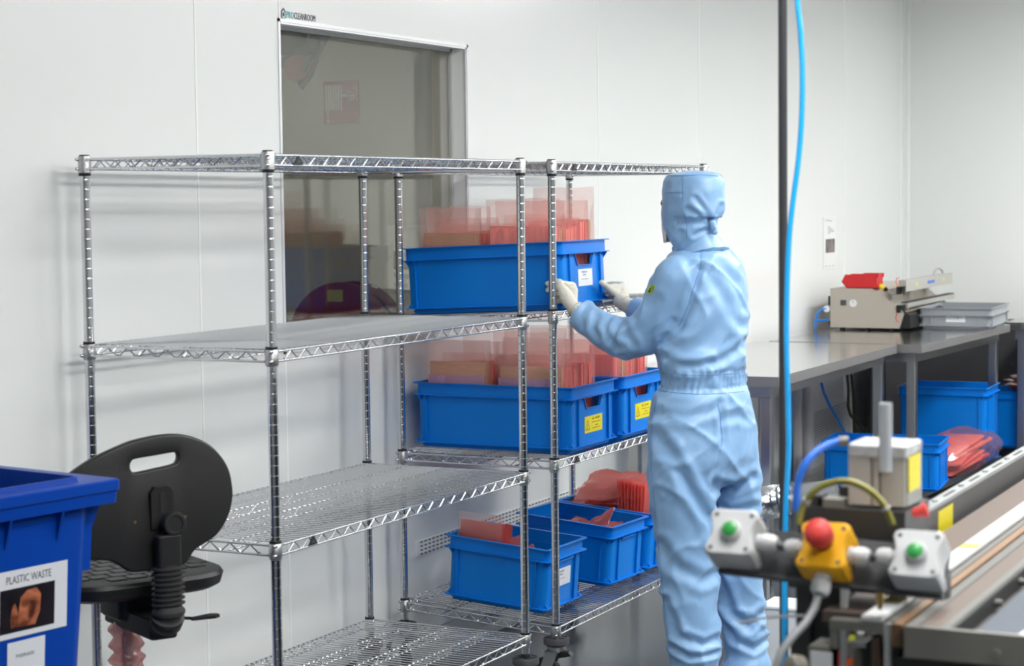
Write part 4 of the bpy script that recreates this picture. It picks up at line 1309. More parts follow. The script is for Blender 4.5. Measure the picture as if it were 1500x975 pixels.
b.box((cA.x - 0.07, 2.76, z0 - 0.045), (cB.x + 0.006, 2.90, z0 - 0.004)); b.box((cA.x - 0.02, 2.80, z0 - 0.06), (cB.x, 2.9, Z0 + 0.02))
b.box((cA.x - 0.055, 2.765, z0 - 0.012), (cA.x - 0.035, 2.79, z0 + 0.012)); b.box((cA.x - 0.02, 2.80, z0 + 0.0), (cA.x - 0.002, 2.83, z0 + 0.022))
b.build('carriage', None, t, 0)
b = MB().use(M_plate); b.box((cA.x - 0.042, 2.765, z0 - 0.006), (cA.x - 0.004, 2.80, z0 + 0.008)); b.build('fitting', None, t, 0); b = MB().use(M_gland).cyl(dd(1160, 734, 2.83), dd(1168, 728, 2.83), 0.008, 12); b.build('fitting', None, t, 0)
MB().use(M_mush).lathe([(0.004, 0), (0.007, 0.004), (0.007, 0.014), (0.010, 0.016), (0.010, 0.022)], dd(1336, 752, 2.75), (1, 0.2, 0.3), 12).build('red_valve', None, t, 40)
def spline(pts, n=6):
    out = []
    P = [pts[0]] + pts + [pts[-1]]
    for i in range(1, len(P) - 2):
        for k in range(n):
            u = k / n
            a, b_, c_, d_ = P[i - 1], P[i], P[i + 1], P[i + 2]
            out.append(0.5 * ((2 * b_) + (c_ - a) * u + (2 * a - 5 * b_ + 4 * c_ - d_) * u * u + (3 * b_ - a - 3 * c_ + d_) * u ** 3))
    return out + [pts[-1]]
MB().tube(spline([dd(1240, 646, 2.80), dd(1222, 648, 2.80), dd(1199, 659, 2.79), dd(1179, 681, 2.78), dd(1168, 712, 2.78), dd(1166, 748, 2.78)]), 0.0055, 12).build('blue_hose', mat('hose_royal', (0.02, 0.16, 0.72), 0.35), t, 60)
MB().cyl(dd(1229, 646, 2.80), dd(1242, 645, 2.80), 0.007, 12).build('fitting', M_plate, t, 40)
earth = spline([dd(1170, 768, 2.74), dd(1176, 742, 2.74), dd(1192, 720, 2.73), dd(1216, 707, 2.72), dd(1244, 705, 2.71), dd(1272, 717, 2.70), dd(1294, 738, 2.69), dd(1308, 768, 2.69)], 10)
b = MB().use(mat('wire_green', (0.10, 0.19, 0.02), 0.4)); b.tube(earth, 0.0046, 12)
wire = b.build('earth_wire', None, t, 60)
b = MB().use(mat('wire_yellow', (0.34, 0.25, 0.05), 0.4))
off = [p - FW * 0.003 + UW * 0.0012 for p in earth]
b.tube(off, 0.0024, 8); b.build('wire_stripe', None, wire, 60)
b = MB().use(M_gland)
for q in (14, 62):
    b = MB().use(M_gland); d = (earth[q + 1] - earth[q - 1]).normalized(); b.cyl(earth[q] - d * 0.002, earth[q] + d * 0.002, 0.0062, 10); b.build('cable_tie', None, wire, 40)
# under the control bar
b = MB().use(mat('brass', (0.42, 0.30, 0.10), 0.35, metal=0.8)); b.lathe([(0.003, 0), (0.0045, 0.012), (0.0065, 0.014), (0.0065, 0.045)], dd(1289, 892, 2.80), n=14); b.build('nozzle', None, t, 40)
b = MB().use(M_white); b.prism([tuple(on(px, py, 1, 2.79))[::2] for px, py in ((1231, 848), (1246, 848), (1240, 880), (1238, 922), (1231, 922))], 2.79, 2.80, 'xz'); b.build('guard_plate', None, t, 0)
b = MB().use(M_dark); p, q = on(1166, 850, 1, 2.82), on(1232, 1010, 1, 2.82); b.box((p.x, 2.82, q.z), (p.x + 0.022, 2.86, p.z)); b.box((q.x - 0.05, 2.83, q.z), (q.x, 2.9, p.z)); b.box((p.x - 0.01, 2.815, p.z - 0.01), (q.x + 0.16, 2.84, p.z + 0.03)); b.box((q.x, 2.84, q.z), (q.x + 0.09, 2.9, Z0 - 0.02)); b.build('column', None, t, 0)
p, q = on(1184, 946, 1, 2.70), on(1262, 1010, 1, 2.70)
b = MB().use(M_plate); b.box((p.x, 2.70, q.z), (q.x - 0.012, 2.76, p.z)); b.use(M_label).box((p.x + 0.004, 2.698, p.z - 0.045), (p.x + 0.036, 2.70, p.z - 0.006)); b.use(M_mush).box((p.x + 0.045, 2.698, p.z - 0.06), (p.x + 0.055, 2.70, p.z - 0.004)); b.use(mat('orange_tab', (0.7, 0.12, 0.03), 0.4)).box((p.x + 0.058, 2.694, p.z - 0.06), (q.x - 0.012, 2.70, p.z - 0.012))
b.use(M_alu).box((p.x + 0.02, 2.72, p.z), (q.x, 2.80, p.z + 0.006)); b.use(mat('lime_label', (0.55, 0.55, 0.04), 0.4)).box((p.x + 0.03, 2.725, p.z + 0.006), (p.x + 0.055, 2.77, p.z + 0.007))
b.use(M_alu).rbox((p.x + 0.058, 2.74, p.z + 0.006), (p.x + 0.072, 2.80, p.z + 0.018), 0.003)
b.build('valve_block', None, t, 0)
b = MB().use(mat('knob_taupe', (0.22, 0.20, 0.17), 0.5)); b.lathe([(0.010, 0), (0.0145, 0.003), (0.0155, 0.016), (0.013, 0.024), (0.005, 0.026)], dd(1176, 975, 2.72), (-0.5, -0.8, 0.15), 22); b.build('knob', None, t, 50)
b = MB().use(M_brown); b.box((p.x + 0.085, 2.73, q.z), (p.x + 0.097, 2.76, Z0 - 0.03)); b.use(M_dark); b.box((xw1 + 0.014, 2.71, 0.85), (xw1 + 0.10, 2.80, Z0 - 0.05)); b.build('support', None, t, 0)
# thin clear guard rod crossing in front of the trouser leg
MB().tube([dd(1084, 911, 2.84), dd(1130, 903, 2.83), dd(1178, 901, 2.82)], 0.0022, 8).build('guard_rod', mat('rod_clear', (0.7, 0.72, 0.74), 0.2), t, 60)

# ------------------------------------------------------------------ black post and blue hose
p = at(1147, 300, 3.75)
MB().lathe([(0.0085, 0), (0.0085, ZT)], (p.x, p.y, 0), n=16).build('black_post', M_ctl, None, 40)
tag(bpy.data.objects['black_post'], 'thin black upright post from floor to ceiling beside the light blue hose', 'post')
hp = [(1166, -60, 3.6), (1168, 0, 3.6), (1173, 50, 3.6), (1175.5, 110, 3.6), (1174, 180, 3.6), (1169, 240, 3.6), (1161, 300, 3.6), (1156, 350, 3.6), (1153, 420, 3.6), (1152, 500, 3.6), (1154, 580, 3.6), (1155, 660, 3.6), (1151, 740, 3.6), (1149, 840, 3.6), (1149, 950, 3.6), (1150, 1060, 3.6), (1150, 1200, 3.6)]
pts = spline([at(*q) for q in hp], 5)
pts = [Vector((pts[0].x, pts[0].y, ZT))] + pts
pts[-1].z = max(pts[-1].z, 0.0)
pts.append(Vector((pts[-1].x, pts[-1].y, 0.004)))
o = MB().tube(pts, 0.0052, 12).build('air_hose', mat('hose_sky', (0.015, 0.36, 0.80), 0.25), None, 60)
tag(o, 'light blue air hose bowing out to the right of the black post', 'hose')

# white box and small bracket on the floor behind the person's legs
p = at(1137, 890, 6.5)
t = thing('white_box', 'white box on the floor seen between the blue trousers and the black post', 'box', (p.x, p.y, 0))
MB().rbox((-0.045, -0.03, 0.003), (0.20, 0.12, p.z), 0.008).build('body', M_white, t, 30)
MB().rbox((-0.05, -0.035, p.z), (0.205, 0.125, p.z + 0.012), 0.008).build('lid', M_white, t, 30)
t = thing('flexible_duct', 'shiny ribbed metal duct behind the right leg of the blue coverall', 'duct', tuple(at(1118, 735, 7.9)))
b = MB()
pp = [Vector((-0.10 + 0.25 * k / 60, 0.02 * math.sin(k / 9), -0.03 + 0.06 * k / 60)) for k in range(61)]
b.tube(pp, [0.062 + 0.006 * math.sin(k * PI / 2) for k in range(61)], 16)
b.build('hose', M_chrome, t, 50)
MB().cyl((0.15, 0, 0.03), (0.30, 0.02, 0.05), 0.055, 18).build('sleeve', M_alu, t, 40)
MB().box((-0.02, -0.02, -at(1118, 735, 7.9).z), (0.02, 0.02, -0.05)).build('stand', M_alu, t, 0)
# ------------------------------------------------------------------ blue waste bin (left foreground)
pc = at(178, 700, 4.3)
BZ = pc.z
t = thing('waste_bin', 'blue wheeled waste bin labelled for plastic waste, left foreground', 'bin', (pc.x, pc.y, 0), rad(-9.8))
b = MB()
bw, bl = 0.50, 0.60                             # across, along
def body(z, ins, t_=0.0):
    return [(x, y, z) for x, y in rrect(-bw / 2, -bl / 2, bw / 2 - ins - t_, bl / 2 - 0.040 - ins * 0.8 - t_, 0.035)]
out = [body(0.10, 0.085), body(0.4, 0.062), body(BZ - 0.05, 0.026)]
inn = [body(BZ - 0.05, 0.026, 0.006), body(0.4, 0.062, 0.006), body(0.105, 0.085, 0.006)]
b.loft(out + inn)
b.build('body', M_binblue, t, 30)
b = MB()
def rect(x0, x1, y0, y1, z): return [(x, y, z) for x, y in rrect((x0 + x1) / 2, (y0 + y1) / 2, (x1 - x0) / 2, (y1 - y0) / 2, 0.012)]
o0 = rect(-bw + 0.006, -0.006, -bl + 0.006, -0.006, BZ - 0.052); o1 = rect(-bw + 0.004, -0.004, -bl + 0.004, -0.004, BZ - 0.028)
o2 = rect(-bw + 0.0, 0.0, -bl, 0, BZ - 0.024); o3 = rect(-bw, 0, -bl, 0, BZ - 0.003); o4 = rect(-bw + 0.003, -0.003, -bl + 0.003, -0.003, BZ)
i4 = rect(-bw + 0.035, -0.035, -bl + 0.085, -0.085, BZ + 0.001); i3 = rect(-bw + 0.037, -0.037, -bl + 0.088, -0.088, BZ + 0.012); i2 = rect(-bw + 0.041, -0.041, -bl + 0.092, -0.092, BZ + 0.012); i1 = rect(-bw + 0.043, -0.043, -bl + 0.094, -0.094, BZ - 0.05)
L = [o0, o1, o2, o3, o4, i4, i3, i2, i1, o0]
b.loft(L, cap=False)
b.build('rim', M_binblue, t, 30)
for y in (-0.16, -0.30, -0.44):
    b = MB(); b.prism([(-0.030, BZ - 0.05), (-0.006, BZ - 0.05), (-0.034, BZ - 0.13)], y - 0.003, y + 0.003, 'xz'); b.build('rib', M_binblue, t, 0)
for x in (-0.10, -0.40):
    b = MB(); b.prism([(-0.10, BZ - 0.05), (-0.010, BZ - 0.05), (-0.040, BZ - 0.11), (-0.048, BZ - 0.20), (-0.10, BZ - 0.20)], x - 0.05 if x > -0.2 else x - 0.004, x + 0.045 if x > -0.2 else x + 0.004, 'yz'); b.build('rib', M_binblue, t, 0)
for x in (-0.42, -0.08):
    w = MB().use(M_rubber).lathe([(0.08, -0.025), (0.1, -0.018), (0.1, 0.018), (0.08, 0.025)], (x, -0.10, 0.1), (1, 0, 0), 28)
    w.use(M_greybox).cyl((x - 0.027, -0.10, 0.1), (x + 0.027, -0.10, 0.1), 0.03, 16)
    w.build('wheel', None, t, 40)
b = MB().box((-0.40, -bl + 0.17, 0.0), (-0.10, -bl + 0.21, 0.11)); b.build('foot', M_binblue, t, 0)
# signs on the side that faces the room
def on_side(name, mb, y, z, w, h, parent=t):
    """a sheet lying on the sloping side; local x = along the side to the right, local y = up"""
    o = mb.build(name, None, parent, 0)
    f = (z - 0.4) / (BZ - 0.45)
    ins = 0.062 + (0.026 - 0.062) * f
    o.location = (-ins + 0.0006, y, z)
    sl = math.atan2(0.036, BZ - 0.45)
    o.rotation_euler = (PI / 2 + sl, 0, PI / 2)
    return o
paper = mat('sign_paper', (0.60, 0.62, 0.66), 0.25)
s = on_side('sign', MB().use(paper).box((0, 0, 0), (0.212, 0.145, 0.001)), -0.3435, 0.712, 0, 0)
mp = bpy.data.materials.new('printed_photo'); mp.use_nodes = True
nt = mp.node_tree; bs = nt.nodes['Principled BSDF']; bs.inputs['Roughness'].default_value = 0.3
tc = nt.nodes.new('ShaderNodeTexCoord'); nz = nt.nodes.new('ShaderNodeTexNoise'); nz.inputs['Scale'].default_value = 26; nz.inputs['Detail'].default_value = 6; nz.inputs['Distortion'].default_value = 0.7
cr = nt.nodes.new('ShaderNodeValToRGB')
cr.color_ramp.elements[0].position, cr.color_ramp.elements[0].color = 0.36, (0.06, 0.015, 0.008, 1)
cr.color_ramp.elements[1].position, cr.color_ramp.elements[1].color = 0.68, (0.50, 0.16, 0.075, 1)
nt.links.new(tc.outputs['Object'], nz.inputs['Vector']); nt.links.new(nz.outputs['Fac'], cr.inputs[0]); nt.links.new(cr.outputs[0], bs.inputs['Base Color'])
pic = MB().use(mat('photo_dark', (0.010, 0.008, 0.012), 0.3, vary=0.6, vscale=20)).box((0.030, 0.012, 0.001), (0.177, 0.106, 0.0014)).build('picture', None, s, 0)
b = MB().use(mp)
b.prism([(0.074, 0.022), (0.124, 0.020), (0.137, 0.048), (0.139, 0.084), (0.127, 0.099), (0.100, 0.097), (0.084, 0.084), (0.079, 0.050)], 0.0014, 0.0017)
b.prism([(0.060, 0.022), (0.073, 0.024), (0.078, 0.052), (0.070, 0.074), (0.063, 0.070), (0.057, 0.040)], 0.0014, 0.0017)
b.build('pictured_bag', None, pic, 0)
text('lettering', 'PLASTIC WASTE', 0.0235, mat('sign_ink', (0.035, 0.035, 0.05), 0.5), s, (0.106, 0.124, 0.001), (0, 0, 0), 'CENTER', sx=0.72)
s2 = on_side('sign', MB().use(paper).box((0, 0, 0), (0.101, 0.075, 0.001)), -0.292, 0.628, 0, 0)
text('lettering', 'FOLIE/PLASTIC', 0.0105, M_ink, s2, (0.048, 0.043, 0.001), (0, 0, 0), 'CENTER', sx=0.74)

# ------------------------------------------------------------------ black work chair
ps = at(245, 830, 4.57)                          # top of the rubber spine
lat = (RW * 0.82 + FW * 0.57); lat.z = 0; lat.normalize()     # to the right along the backrest
fwd = Vector((-lat.y, lat.x, 0))                               # the way the chair faces
czr = math.atan2(lat.y, lat.x)
t = thing('work_chair', 'black plastic work chair with a hand slot in its backrest, beside the blue bin', 'chair', (ps.x, ps.y, 0), czr)
SC = 0.00196
def uv(px, py): return ((px - 240) * SC, (740 - py) * 0.001605)
outl = [(104, 735), (108, 715), (118, 702), (135, 686), (163, 666), (200, 649), (222, 643), (246, 640), (270, 641), (292, 648), (314, 662), (330, 682), (339, 702), (342, 722), (342, 742), (336, 764), (326, 782), (312, 797), (294, 806), (282, 813), (274, 824), (266, 831), (250, 834), (222, 834), (200, 833), (192, 828), (184, 820), (172, 813), (150, 810), (130, 808), (114, 795), (105, 768)]
slot = [(206, 682), (208, 675), (214, 671.5), (240, 669), (262, 667), (267, 669), (268, 675), (266, 681), (260, 684.5), (236, 688), (214, 691), (208, 689)]
def plate(outer, hole, th, curve):
    bm = bmesh.new()
    def loop(pts):
        vs = [bm.verts.new((p[0], 0, p[1])) for p in pts]
        return [bm.edges.new((vs[i], vs[(i + 1) % len(vs)])) for i in range(len(vs))]
    es = loop(outer) + loop(hole)
    bmesh.ops.triangle_fill(bm, use_beauty=True, edges=es)
    r = bmesh.ops.solidify(bm, geom=bm.faces[:], thickness=th)
    bmesh.ops.recalc_face_normals(bm, faces=bm.faces)
    be = [e for e in bm.edges if len(e.link_faces) == 2 and e.calc_face_angle(0) > 0.8]
    bmesh.ops.bevel(bm, geom=be, offset=0.006, segments=3, affect='EDGES', profile=0.5)
    for v in bm.verts:
        v.co.y += curve(v.co.x, v.co.z)
    me = bpy.data.meshes.new('backrest')
    bm.to_mesh(me); bm.free()
    me.materials.append(M_pu)
    me.polygons.foreach_set('use_smooth', [True] * len(me.polygons)); me.set_sharp_from_angle(angle=rad(35))
    return me
def smooth_loop(pts, n=3):
    out = []
    m = len(pts)
    for i in range(m):
        a, b_, c_, d_ = (Vector(pts[(i + k) % m]) for k in (-1, 0, 1, 2))
        for k in range(n):
            u = k / n
            out.append(0.5 * ((2 * b_) + (c_ - a) * u + (2 * a - 5 * b_ + 4 * c_ - d_) * u * u + (3 * b_ - a - 3 * c_ + d_) * u ** 3))
    return [(p.x, p.y) for p in out]
cv = lambda x, z: 0.55 * x * x + 0.10 * z
br = link('backrest', plate(smooth_loop([uv(*p) for p in outl]), smooth_loop([uv(*p) for p in slot]), 0.022, cv), t, (0, 0.03, at(240, 740, 4.57).z))
bz = br.location.z
b = MB().use(M_black)
b.prism([(-0.028, -0.055), (0.028, -0.055), (0.028, 0.030), (0.018, 0.043), (-0.018, 0.043), (-0.028, 0.030)], -0.012, 0.006, 'xz')
b.use(M_rubber).box((-0.006, -0.0135, -0.02), (0.006, -0.011, 0.030))
b.use(M_black)
for x in (-0.065, 0.062):
    b.lathe([(0.030, 0), (0.030, 0.006), (0.026, 0.009)], (x, 0.012, -0.035), (0, -1, 0), 20)
b.use(mat('brass_screw', (0.30, 0.16, 0.06), 0.4, metal=0.7))
for x in (-0.065, 0.062):
    b.lathe([(0.005, 0), (0.004, 0.012)], (x, 0.010, -0.035), (0, -1, 0), 10)
b.build('bracket', None, br, 30)
b = MB().use(M_grey if False else M_black)
rk = [(0.031 + 0.0012 * (i % 2), z) for i, z in enumerate([0.0, 0.004])]
kn = b.lathe([(0.012, 0), (0.012, 0.012), (0.027, 0.014), (0.029, 0.018), (0.029, 0.034), (0.026, 0.038), (0.020, 0.0385), (0.018, 0.036)], (0.014, -0.012, -0.043), (0, -1, 0.05), 26)
b.build('knob', mat('knob_black', (0.03, 0.03, 0.03), 0.45), br, 40)
b = MB().use(M_black); zt2 = ps.z
b.rbox((-0.030, -0.022, zt2), (0.030, 0.012, bz - 0.066), 0.01); b.build('spine', None, t, 30)
# ribbed rubber boot: down, then bending under the seat
pts, rs = [], []
zlo = at(245, 912, 4.57).z
n = 72
for k in range(n + 1):
    s_ = k / n
    if s_ < 0.70:
        p = Vector((0, -0.004, zt2 + 0.006 + (zlo + 0.03 - zt2) * s_ / 0.70))
    else:
        a = (s_ - 0.70) / 0.30 * PI / 2
        p = Vector((0, -0.004 + 0.045 * (1 - math.cos(a)), zlo + 0.03 - 0.045 * math.sin(a) * 0.8))
    pts.append(p); rs.append(0.0310 + (0.0075 if (k // 3) % 2 else 0) - 0.004 * max(0, s_ - 0.9) / 0.1)
bo = MB().tube(pts, rs, 16); 
bo.v = [Vector((v.x * 1.06, v.y * 0.7, v.z)) for v in bo.v]
bo.build('rubber_boot', mat('boot_black', (0.02, 0.02, 0.021), 0.6), t, 40)
SZ = 0.735
zl = SZ - 0.115
b = MB().use(M_black); b.rbox((-0.035, 0.02, zl - 0.02), (0.035, 0.30, zl + 0.03), 0.012); b.rbox((-0.09, 0.14, SZ - 0.06), (0.09, 0.32, SZ - 0.04), 0.02); b.rbox((-0.05, 0.16, zl), (0.05, 0.30, SZ - 0.05), 0.02)
b.build('mechanism', None, t, 30)
b = MB().use(M_black); b.prism([(0.06, -0.004), (0.115, -0.012), (0.13, -0.004), (0.13, 0.012), (0.115, 0.02), (0.06, 0.008)], zl + 0.02, zl + 0.027); b.cyl((0.0, 0.10, zl + 0.02), (0.075, 0.0, zl + 0.023), 0.004, 8); b.build('lever', None, t, 30)
# seat with moulded blocks
sh = []
for x, y in rrect(0, 0, 0.215, 0.20, 0.11, 8):
    sh.append((x, y + 0.26))
b = MB()
sc_ = lambda k: [((x) * k, (y - 0.26) * k + 0.26) for x, y in sh]
b.loft([[(*p, SZ - 0.045) for p in sc_(0.90)], [(*p, SZ - 0.036) for p in sc_(0.97)], [(*p, SZ - 0.012) for p in sc_(1.0)], [(*p, SZ - 0.003) for p in sc_(0.975)], [(*p, SZ + 0.0) for p in sc_(0.93)]])
seat = b.build('seat', M_pu, t, 40)
b = MB()
for i in range(-4, 5):
    for j in range(-4, 5):
        x, y = 0.050 * i + (0.025 if j % 2 else 0), 0.26 + 0.046 * j
        if (x / 0.175) ** 2 + ((y - 0.26) / 0.165) ** 2 < 1.1:
            b.rbox((x - 0.0225, y - 0.0205, SZ - 0.001), (x + 0.0225, y + 0.0205, SZ + 0.0025), 0.004, 2)
b.build('seat_texture', M_pu, seat, 40)
MB().use(M_alu).cyl((0, 0.24, 0.10), (0, 0.24, zl + 0.01), 0.014, 16).use(M_black).cyl((0, 0.24, 0.08), (0, 0.24, 0.36), 0.025, 18).build('gas_lift', None, t, 40)
for k in range(5):
    a = 2 * PI * k / 5 + 0.3
    d = Vector((math.cos(a), math.sin(a), 0)); o = Vector((0, 0.24, 0))
    l = MB().use(M_black).tube([o + Vector((0, 0, 0.11)), o + d * 0.15 + Vector((0, 0, 0.105)), o + d * 0.29 + Vector((0, 0, 0.075))], [0.028, 0.022, 0.016], 10)
    l.lathe([(0.018, 0), (0.026, 0.006), (0.02, 0.03), (0.008, 0.07)], o + d * 0.28, n=14)
    l.build('base_leg', None, t, 40)
# pink film bunched round the gas lift
b = MB()
vs, fs = [], []
nu, nv = 30, 70
ztop = SZ - 0.085
cx = Vector((0.0, 0.24, 0))
for j in range(nv + 1):
    v = j / nv
    z = ztop - 0.44 * v
    for i in range(nu):
        ph = 2 * PI * i / nu
        q = Vector((math.cos(ph) * 1.1, math.sin(ph) * 1.1, z * 26))
        r = 0.030 + 0.013 * v + 0.010 * abs(noise.noise(q)) * 2 + 0.006 * math.sin(z * 150 + 2.5 * noise.noise(q * 0.7)) + 0.006 * noise.noise(q * 2.2)
        vs.append((cx.x + r * math.cos(ph), cx.y + r * math.sin(ph), z + 0.006 * noise.noise(q * 1.3)))
for j in range(nv):
    for i in range(nu):
        a, c = j * nu + i, j * nu + (i + 1) % nu
        fs.append((a, c, c + nu, a + nu))
b.use(film_mat('wrap_film', '#e8bcb8', '#f0c8c4', 0.42, 0.12, 0.5)).add(vs, fs)
b.build('film_wrap', None, t, 40)
# ------------------------------------------------------------------ the person in the blue coverall
FWD = Vector((-0.892, 0.451, 0)).normalized()      # the way the body faces
LFT = Vector((-FWD.y, FWD.x, 0))                   # its left
CEN = Vector((-2.162, 5.805, 0))

def remesh(mb, name, voxel, it=4, fac=0.5):
    """one continuous skin round overlapping closed shapes"""
    me = mb.mesh('tmp')
    o = link('tmp', me)
    r = o.modifiers.new('r', 'REMESH'); r.mode = 'VOXEL'; r.voxel_size = voxel
    s = o.modifiers.new('s', 'SMOOTH'); s.iterations = it; s.factor = fac
    out = bpy.data.meshes.new_from_object(o.evaluated_get(bpy.context.evaluated_depsgraph_get()))
    bpy.data.objects.remove(o)
    out.name = name
    out.materials.clear()
    out.polygons.foreach_set('use_smooth', [True] * len(out.polygons))
    return out

def limb(b, pts, n=16):
    """chain of balls and tapered pieces; pts: (point, radius)"""
    for (p, r), (q, r2) in zip(pts, pts[1:]):
        p, q = Vector(p), Vector(q)
        k = max(1, int((q - p).length / (0.35 * min(r, r2))))
        b.tube([p.lerp(q, i / k) for i in range(k + 1)], [r + (r2 - r) * i / k for i in range(k + 1)], n)
    for p, r in pts:
        ball(b, p, r, n)

def ball(b, p, r, n=16, sc=(1, 1, 1), q=None):
    m = n // 2
    vs, fs = [], []
    for j in range(1, m):
        for i in range(n):
            th, ph = PI * j / m, 2 * PI * i / n
            v = Vector((math.sin(th) * math.cos(ph) * sc[0], math.sin(th) * math.sin(ph) * sc[1], math.cos(th) * sc[2])) * r
            vs.append(Vector(p) + (q @ v if q else v))
    t0 = Vector((0, 0, r * sc[2])); t0 = q @ t0 if q else t0
    vs += [Vector(p) + t0, Vector(p) - t0]
    for j in range(m - 2):
        for i in range(n):
            a, c = j * n + i, j * n + (i + 1) % n
            fs.append((a, a + n, c + n, c))
    for i in range(n):
        fs.append((len(vs) - 2, i, (i + 1) % n))
        fs.append((len(vs) - 1, (m - 2) * n + (i + 1) % n, (m - 2) * n + i))
    b.add(vs, fs)

def ring_px(y, xl, xr, d, bdep, n=40, fwd=FWD, lft=LFT, p=2.3, off=0.0):
    """level oval body section spanning xl..xr in the photo at depth d; bdep = half depth front to back"""
    c = at((xl + xr) / 2, y, d)
    hw = (xr - xl) / 2 * d / FPX
    cl, cf = abs(lft.dot(RW)), abs(fwd.dot(RW))
    a = math.sqrt(max(hw * hw - (bdep * cf) ** 2, (hw * 0.5) ** 2)) / cl
    out = []
    for i in range(n):
        t = 2 * PI * i / n
        ct, st = math.cos(t), math.sin(t)
        ct = math.copysign(abs(ct) ** (2 / p), ct); st = math.copysign(abs(st) ** (2 / p), st)
        out.append(c + lft * (a * ct) + fwd * (bdep * st + off))
    return out

# ---- where the limbs go
A_S, A_M, A_E, A_E2, A_F, A_F2, A_C = at(992, 408, 6.08), at(966, 458, 6.12), at(939, 492, 6.17), at(921, 497, 6.20), at(890, 486, 6.25), at(862, 468, 6.29), at(847, 456.5, 6.31)
B_S, B_E, B_F, B_C = at(1061, 405, 6.24), at(1004, 488, 6.45), at(958, 464, 6.55), at(926, 451.5, 6.615)
HL_W, HR_W = at(841, 451, 6.32), at(908, 440.5, 6.63)

def hand(b, side, k=1.0):
    """five separate fingers rooted in a palm; k scales the radii"""
    if side == 'L':
        M = [Vector(v) for v in ((-2.633, 5.752, 1.350), (-2.627, 5.746, 1.332), (-2.621, 5.744, 1.312), (-2.616, 5.746, 1.293))]
        Pp = [Vector(v) for v in ((-2.645, 5.762, 1.351), (-2.645, 5.758, 1.330), (-2.638, 5.757, 1.309), (-2.628, 5.759, 1.290))]
        D = [Vector(v) for v in ((-2.664, 5.769, 1.348), (-2.667, 5.767, 1.327), (-2.658, 5.767, 1.306), (-2.645, 5.767, 1.287))]
        T = [Vector(v) for v in ((-2.684, 5.7725, 1.344), (-2.690, 5.7725, 1.323), (-2.680, 5.7725, 1.302), (-2.664, 5.7725, 1.284))]
        dz = Vector((0.010, 0, 0))
        Pp = [v + Vector((-0.008, 0.002, 0)) for v in Pp]; D = [v + Vector((-0.006, 0, 0)) for v in D]; T = [v + Vector((dx_, -0.001, 0)) for v, dx_ in zip(T, (-0.002, 0.006, 0.008, 0.004))]
        W = HL_W
        th = [W.lerp(Vector((-2.60, 5.775, 1.315)), 0.55), Vector((-2.598, 5.787, 1.322)), Vector((-2.607, 5.797, 1.338)), on(829.5, 416, 0, -2.612)]
    else:
        y = 6.178
        M = [Vector((-2.606, y + 0.008, 1.347)), Vector((-2.600, y + 0.013, 1.328)), Vector((-2.595, y + 0.015, 1.308)), Vector((-2.592, y + 0.012, 1.290))]
        Pp = [Vector((-2.640, y + 0.006, 1.350)), Vector((-2.643, y + 0.010, 1.329)), Vector((-2.638, y + 0.010, 1.307)), Vector((-2.626, y + 0.008, 1.287))]
        D = [Vector((-2.662, y - 0.002, 1.347)), Vector((-2.667, y, 1.326)), Vector((-2.660, y, 1.304)), Vector((-2.645, y, 1.284))]
        T = [Vector((-2.682, y - 0.008, 1.343)), Vector((-2.690, y - 0.008, 1.322)), Vector((-2.682, y - 0.008, 1.300)), Vector((-2.664, y - 0.008, 1.281))]
        dz = Vector((0.012, -0.004, -0.024))
        M, Pp, D, T = ([v + dz for v in q_] for q_ in (M, Pp, D, T))
        W = HR_W
        th = [W.lerp(Vector((-2.592, 6.150, 1.305)), 0.6), on(897, 427.5, 0, -2.598), on(889, 420.5, 0, -2.607), on(881.5, 413.5, 0, -2.6125)]
    rr = (0.0092, 0.0096, 0.0090, 0.0080)
    for i in range(4):
        r = rr[i] * k
        limb(b, [(W.lerp(M[i], 0.45), r * 1.3), (M[i], r * 1.22), (Pp[i], r * 1.06), (D[i], r * 0.96), (T[i], r * 0.84)], 12)
    limb(b, [(th[0], 0.0165 * k), (th[1], 0.0135 * k), (th[2], 0.0118 * k), (th[3], 0.0098 * k)], 12)
    limb(b, [(th[1], 0.0125 * k), (th[1].lerp(M[0], 0.5), 0.0115 * k), (M[0], 0.0105 * k)], 12)
    limb(b, [(th[2], 0.0095 * k), (th[2].lerp(M[0], 0.6), 0.0095 * k)], 12)
    # palm: from the wrist fanning to the knuckles
    for i in range(3):
        limb(b, [(W.lerp(M[i].lerp(M[i + 1], 0.5), 0.05), 0.0215 * k), (W.lerp(M[i].lerp(M[i + 1], 0.5), 0.55), 0.0195 * k), (W.lerp(M[i].lerp(M[i + 1], 0.5), 0.92), 0.0135 * k)], 12)
    return W, T + [th[3]]

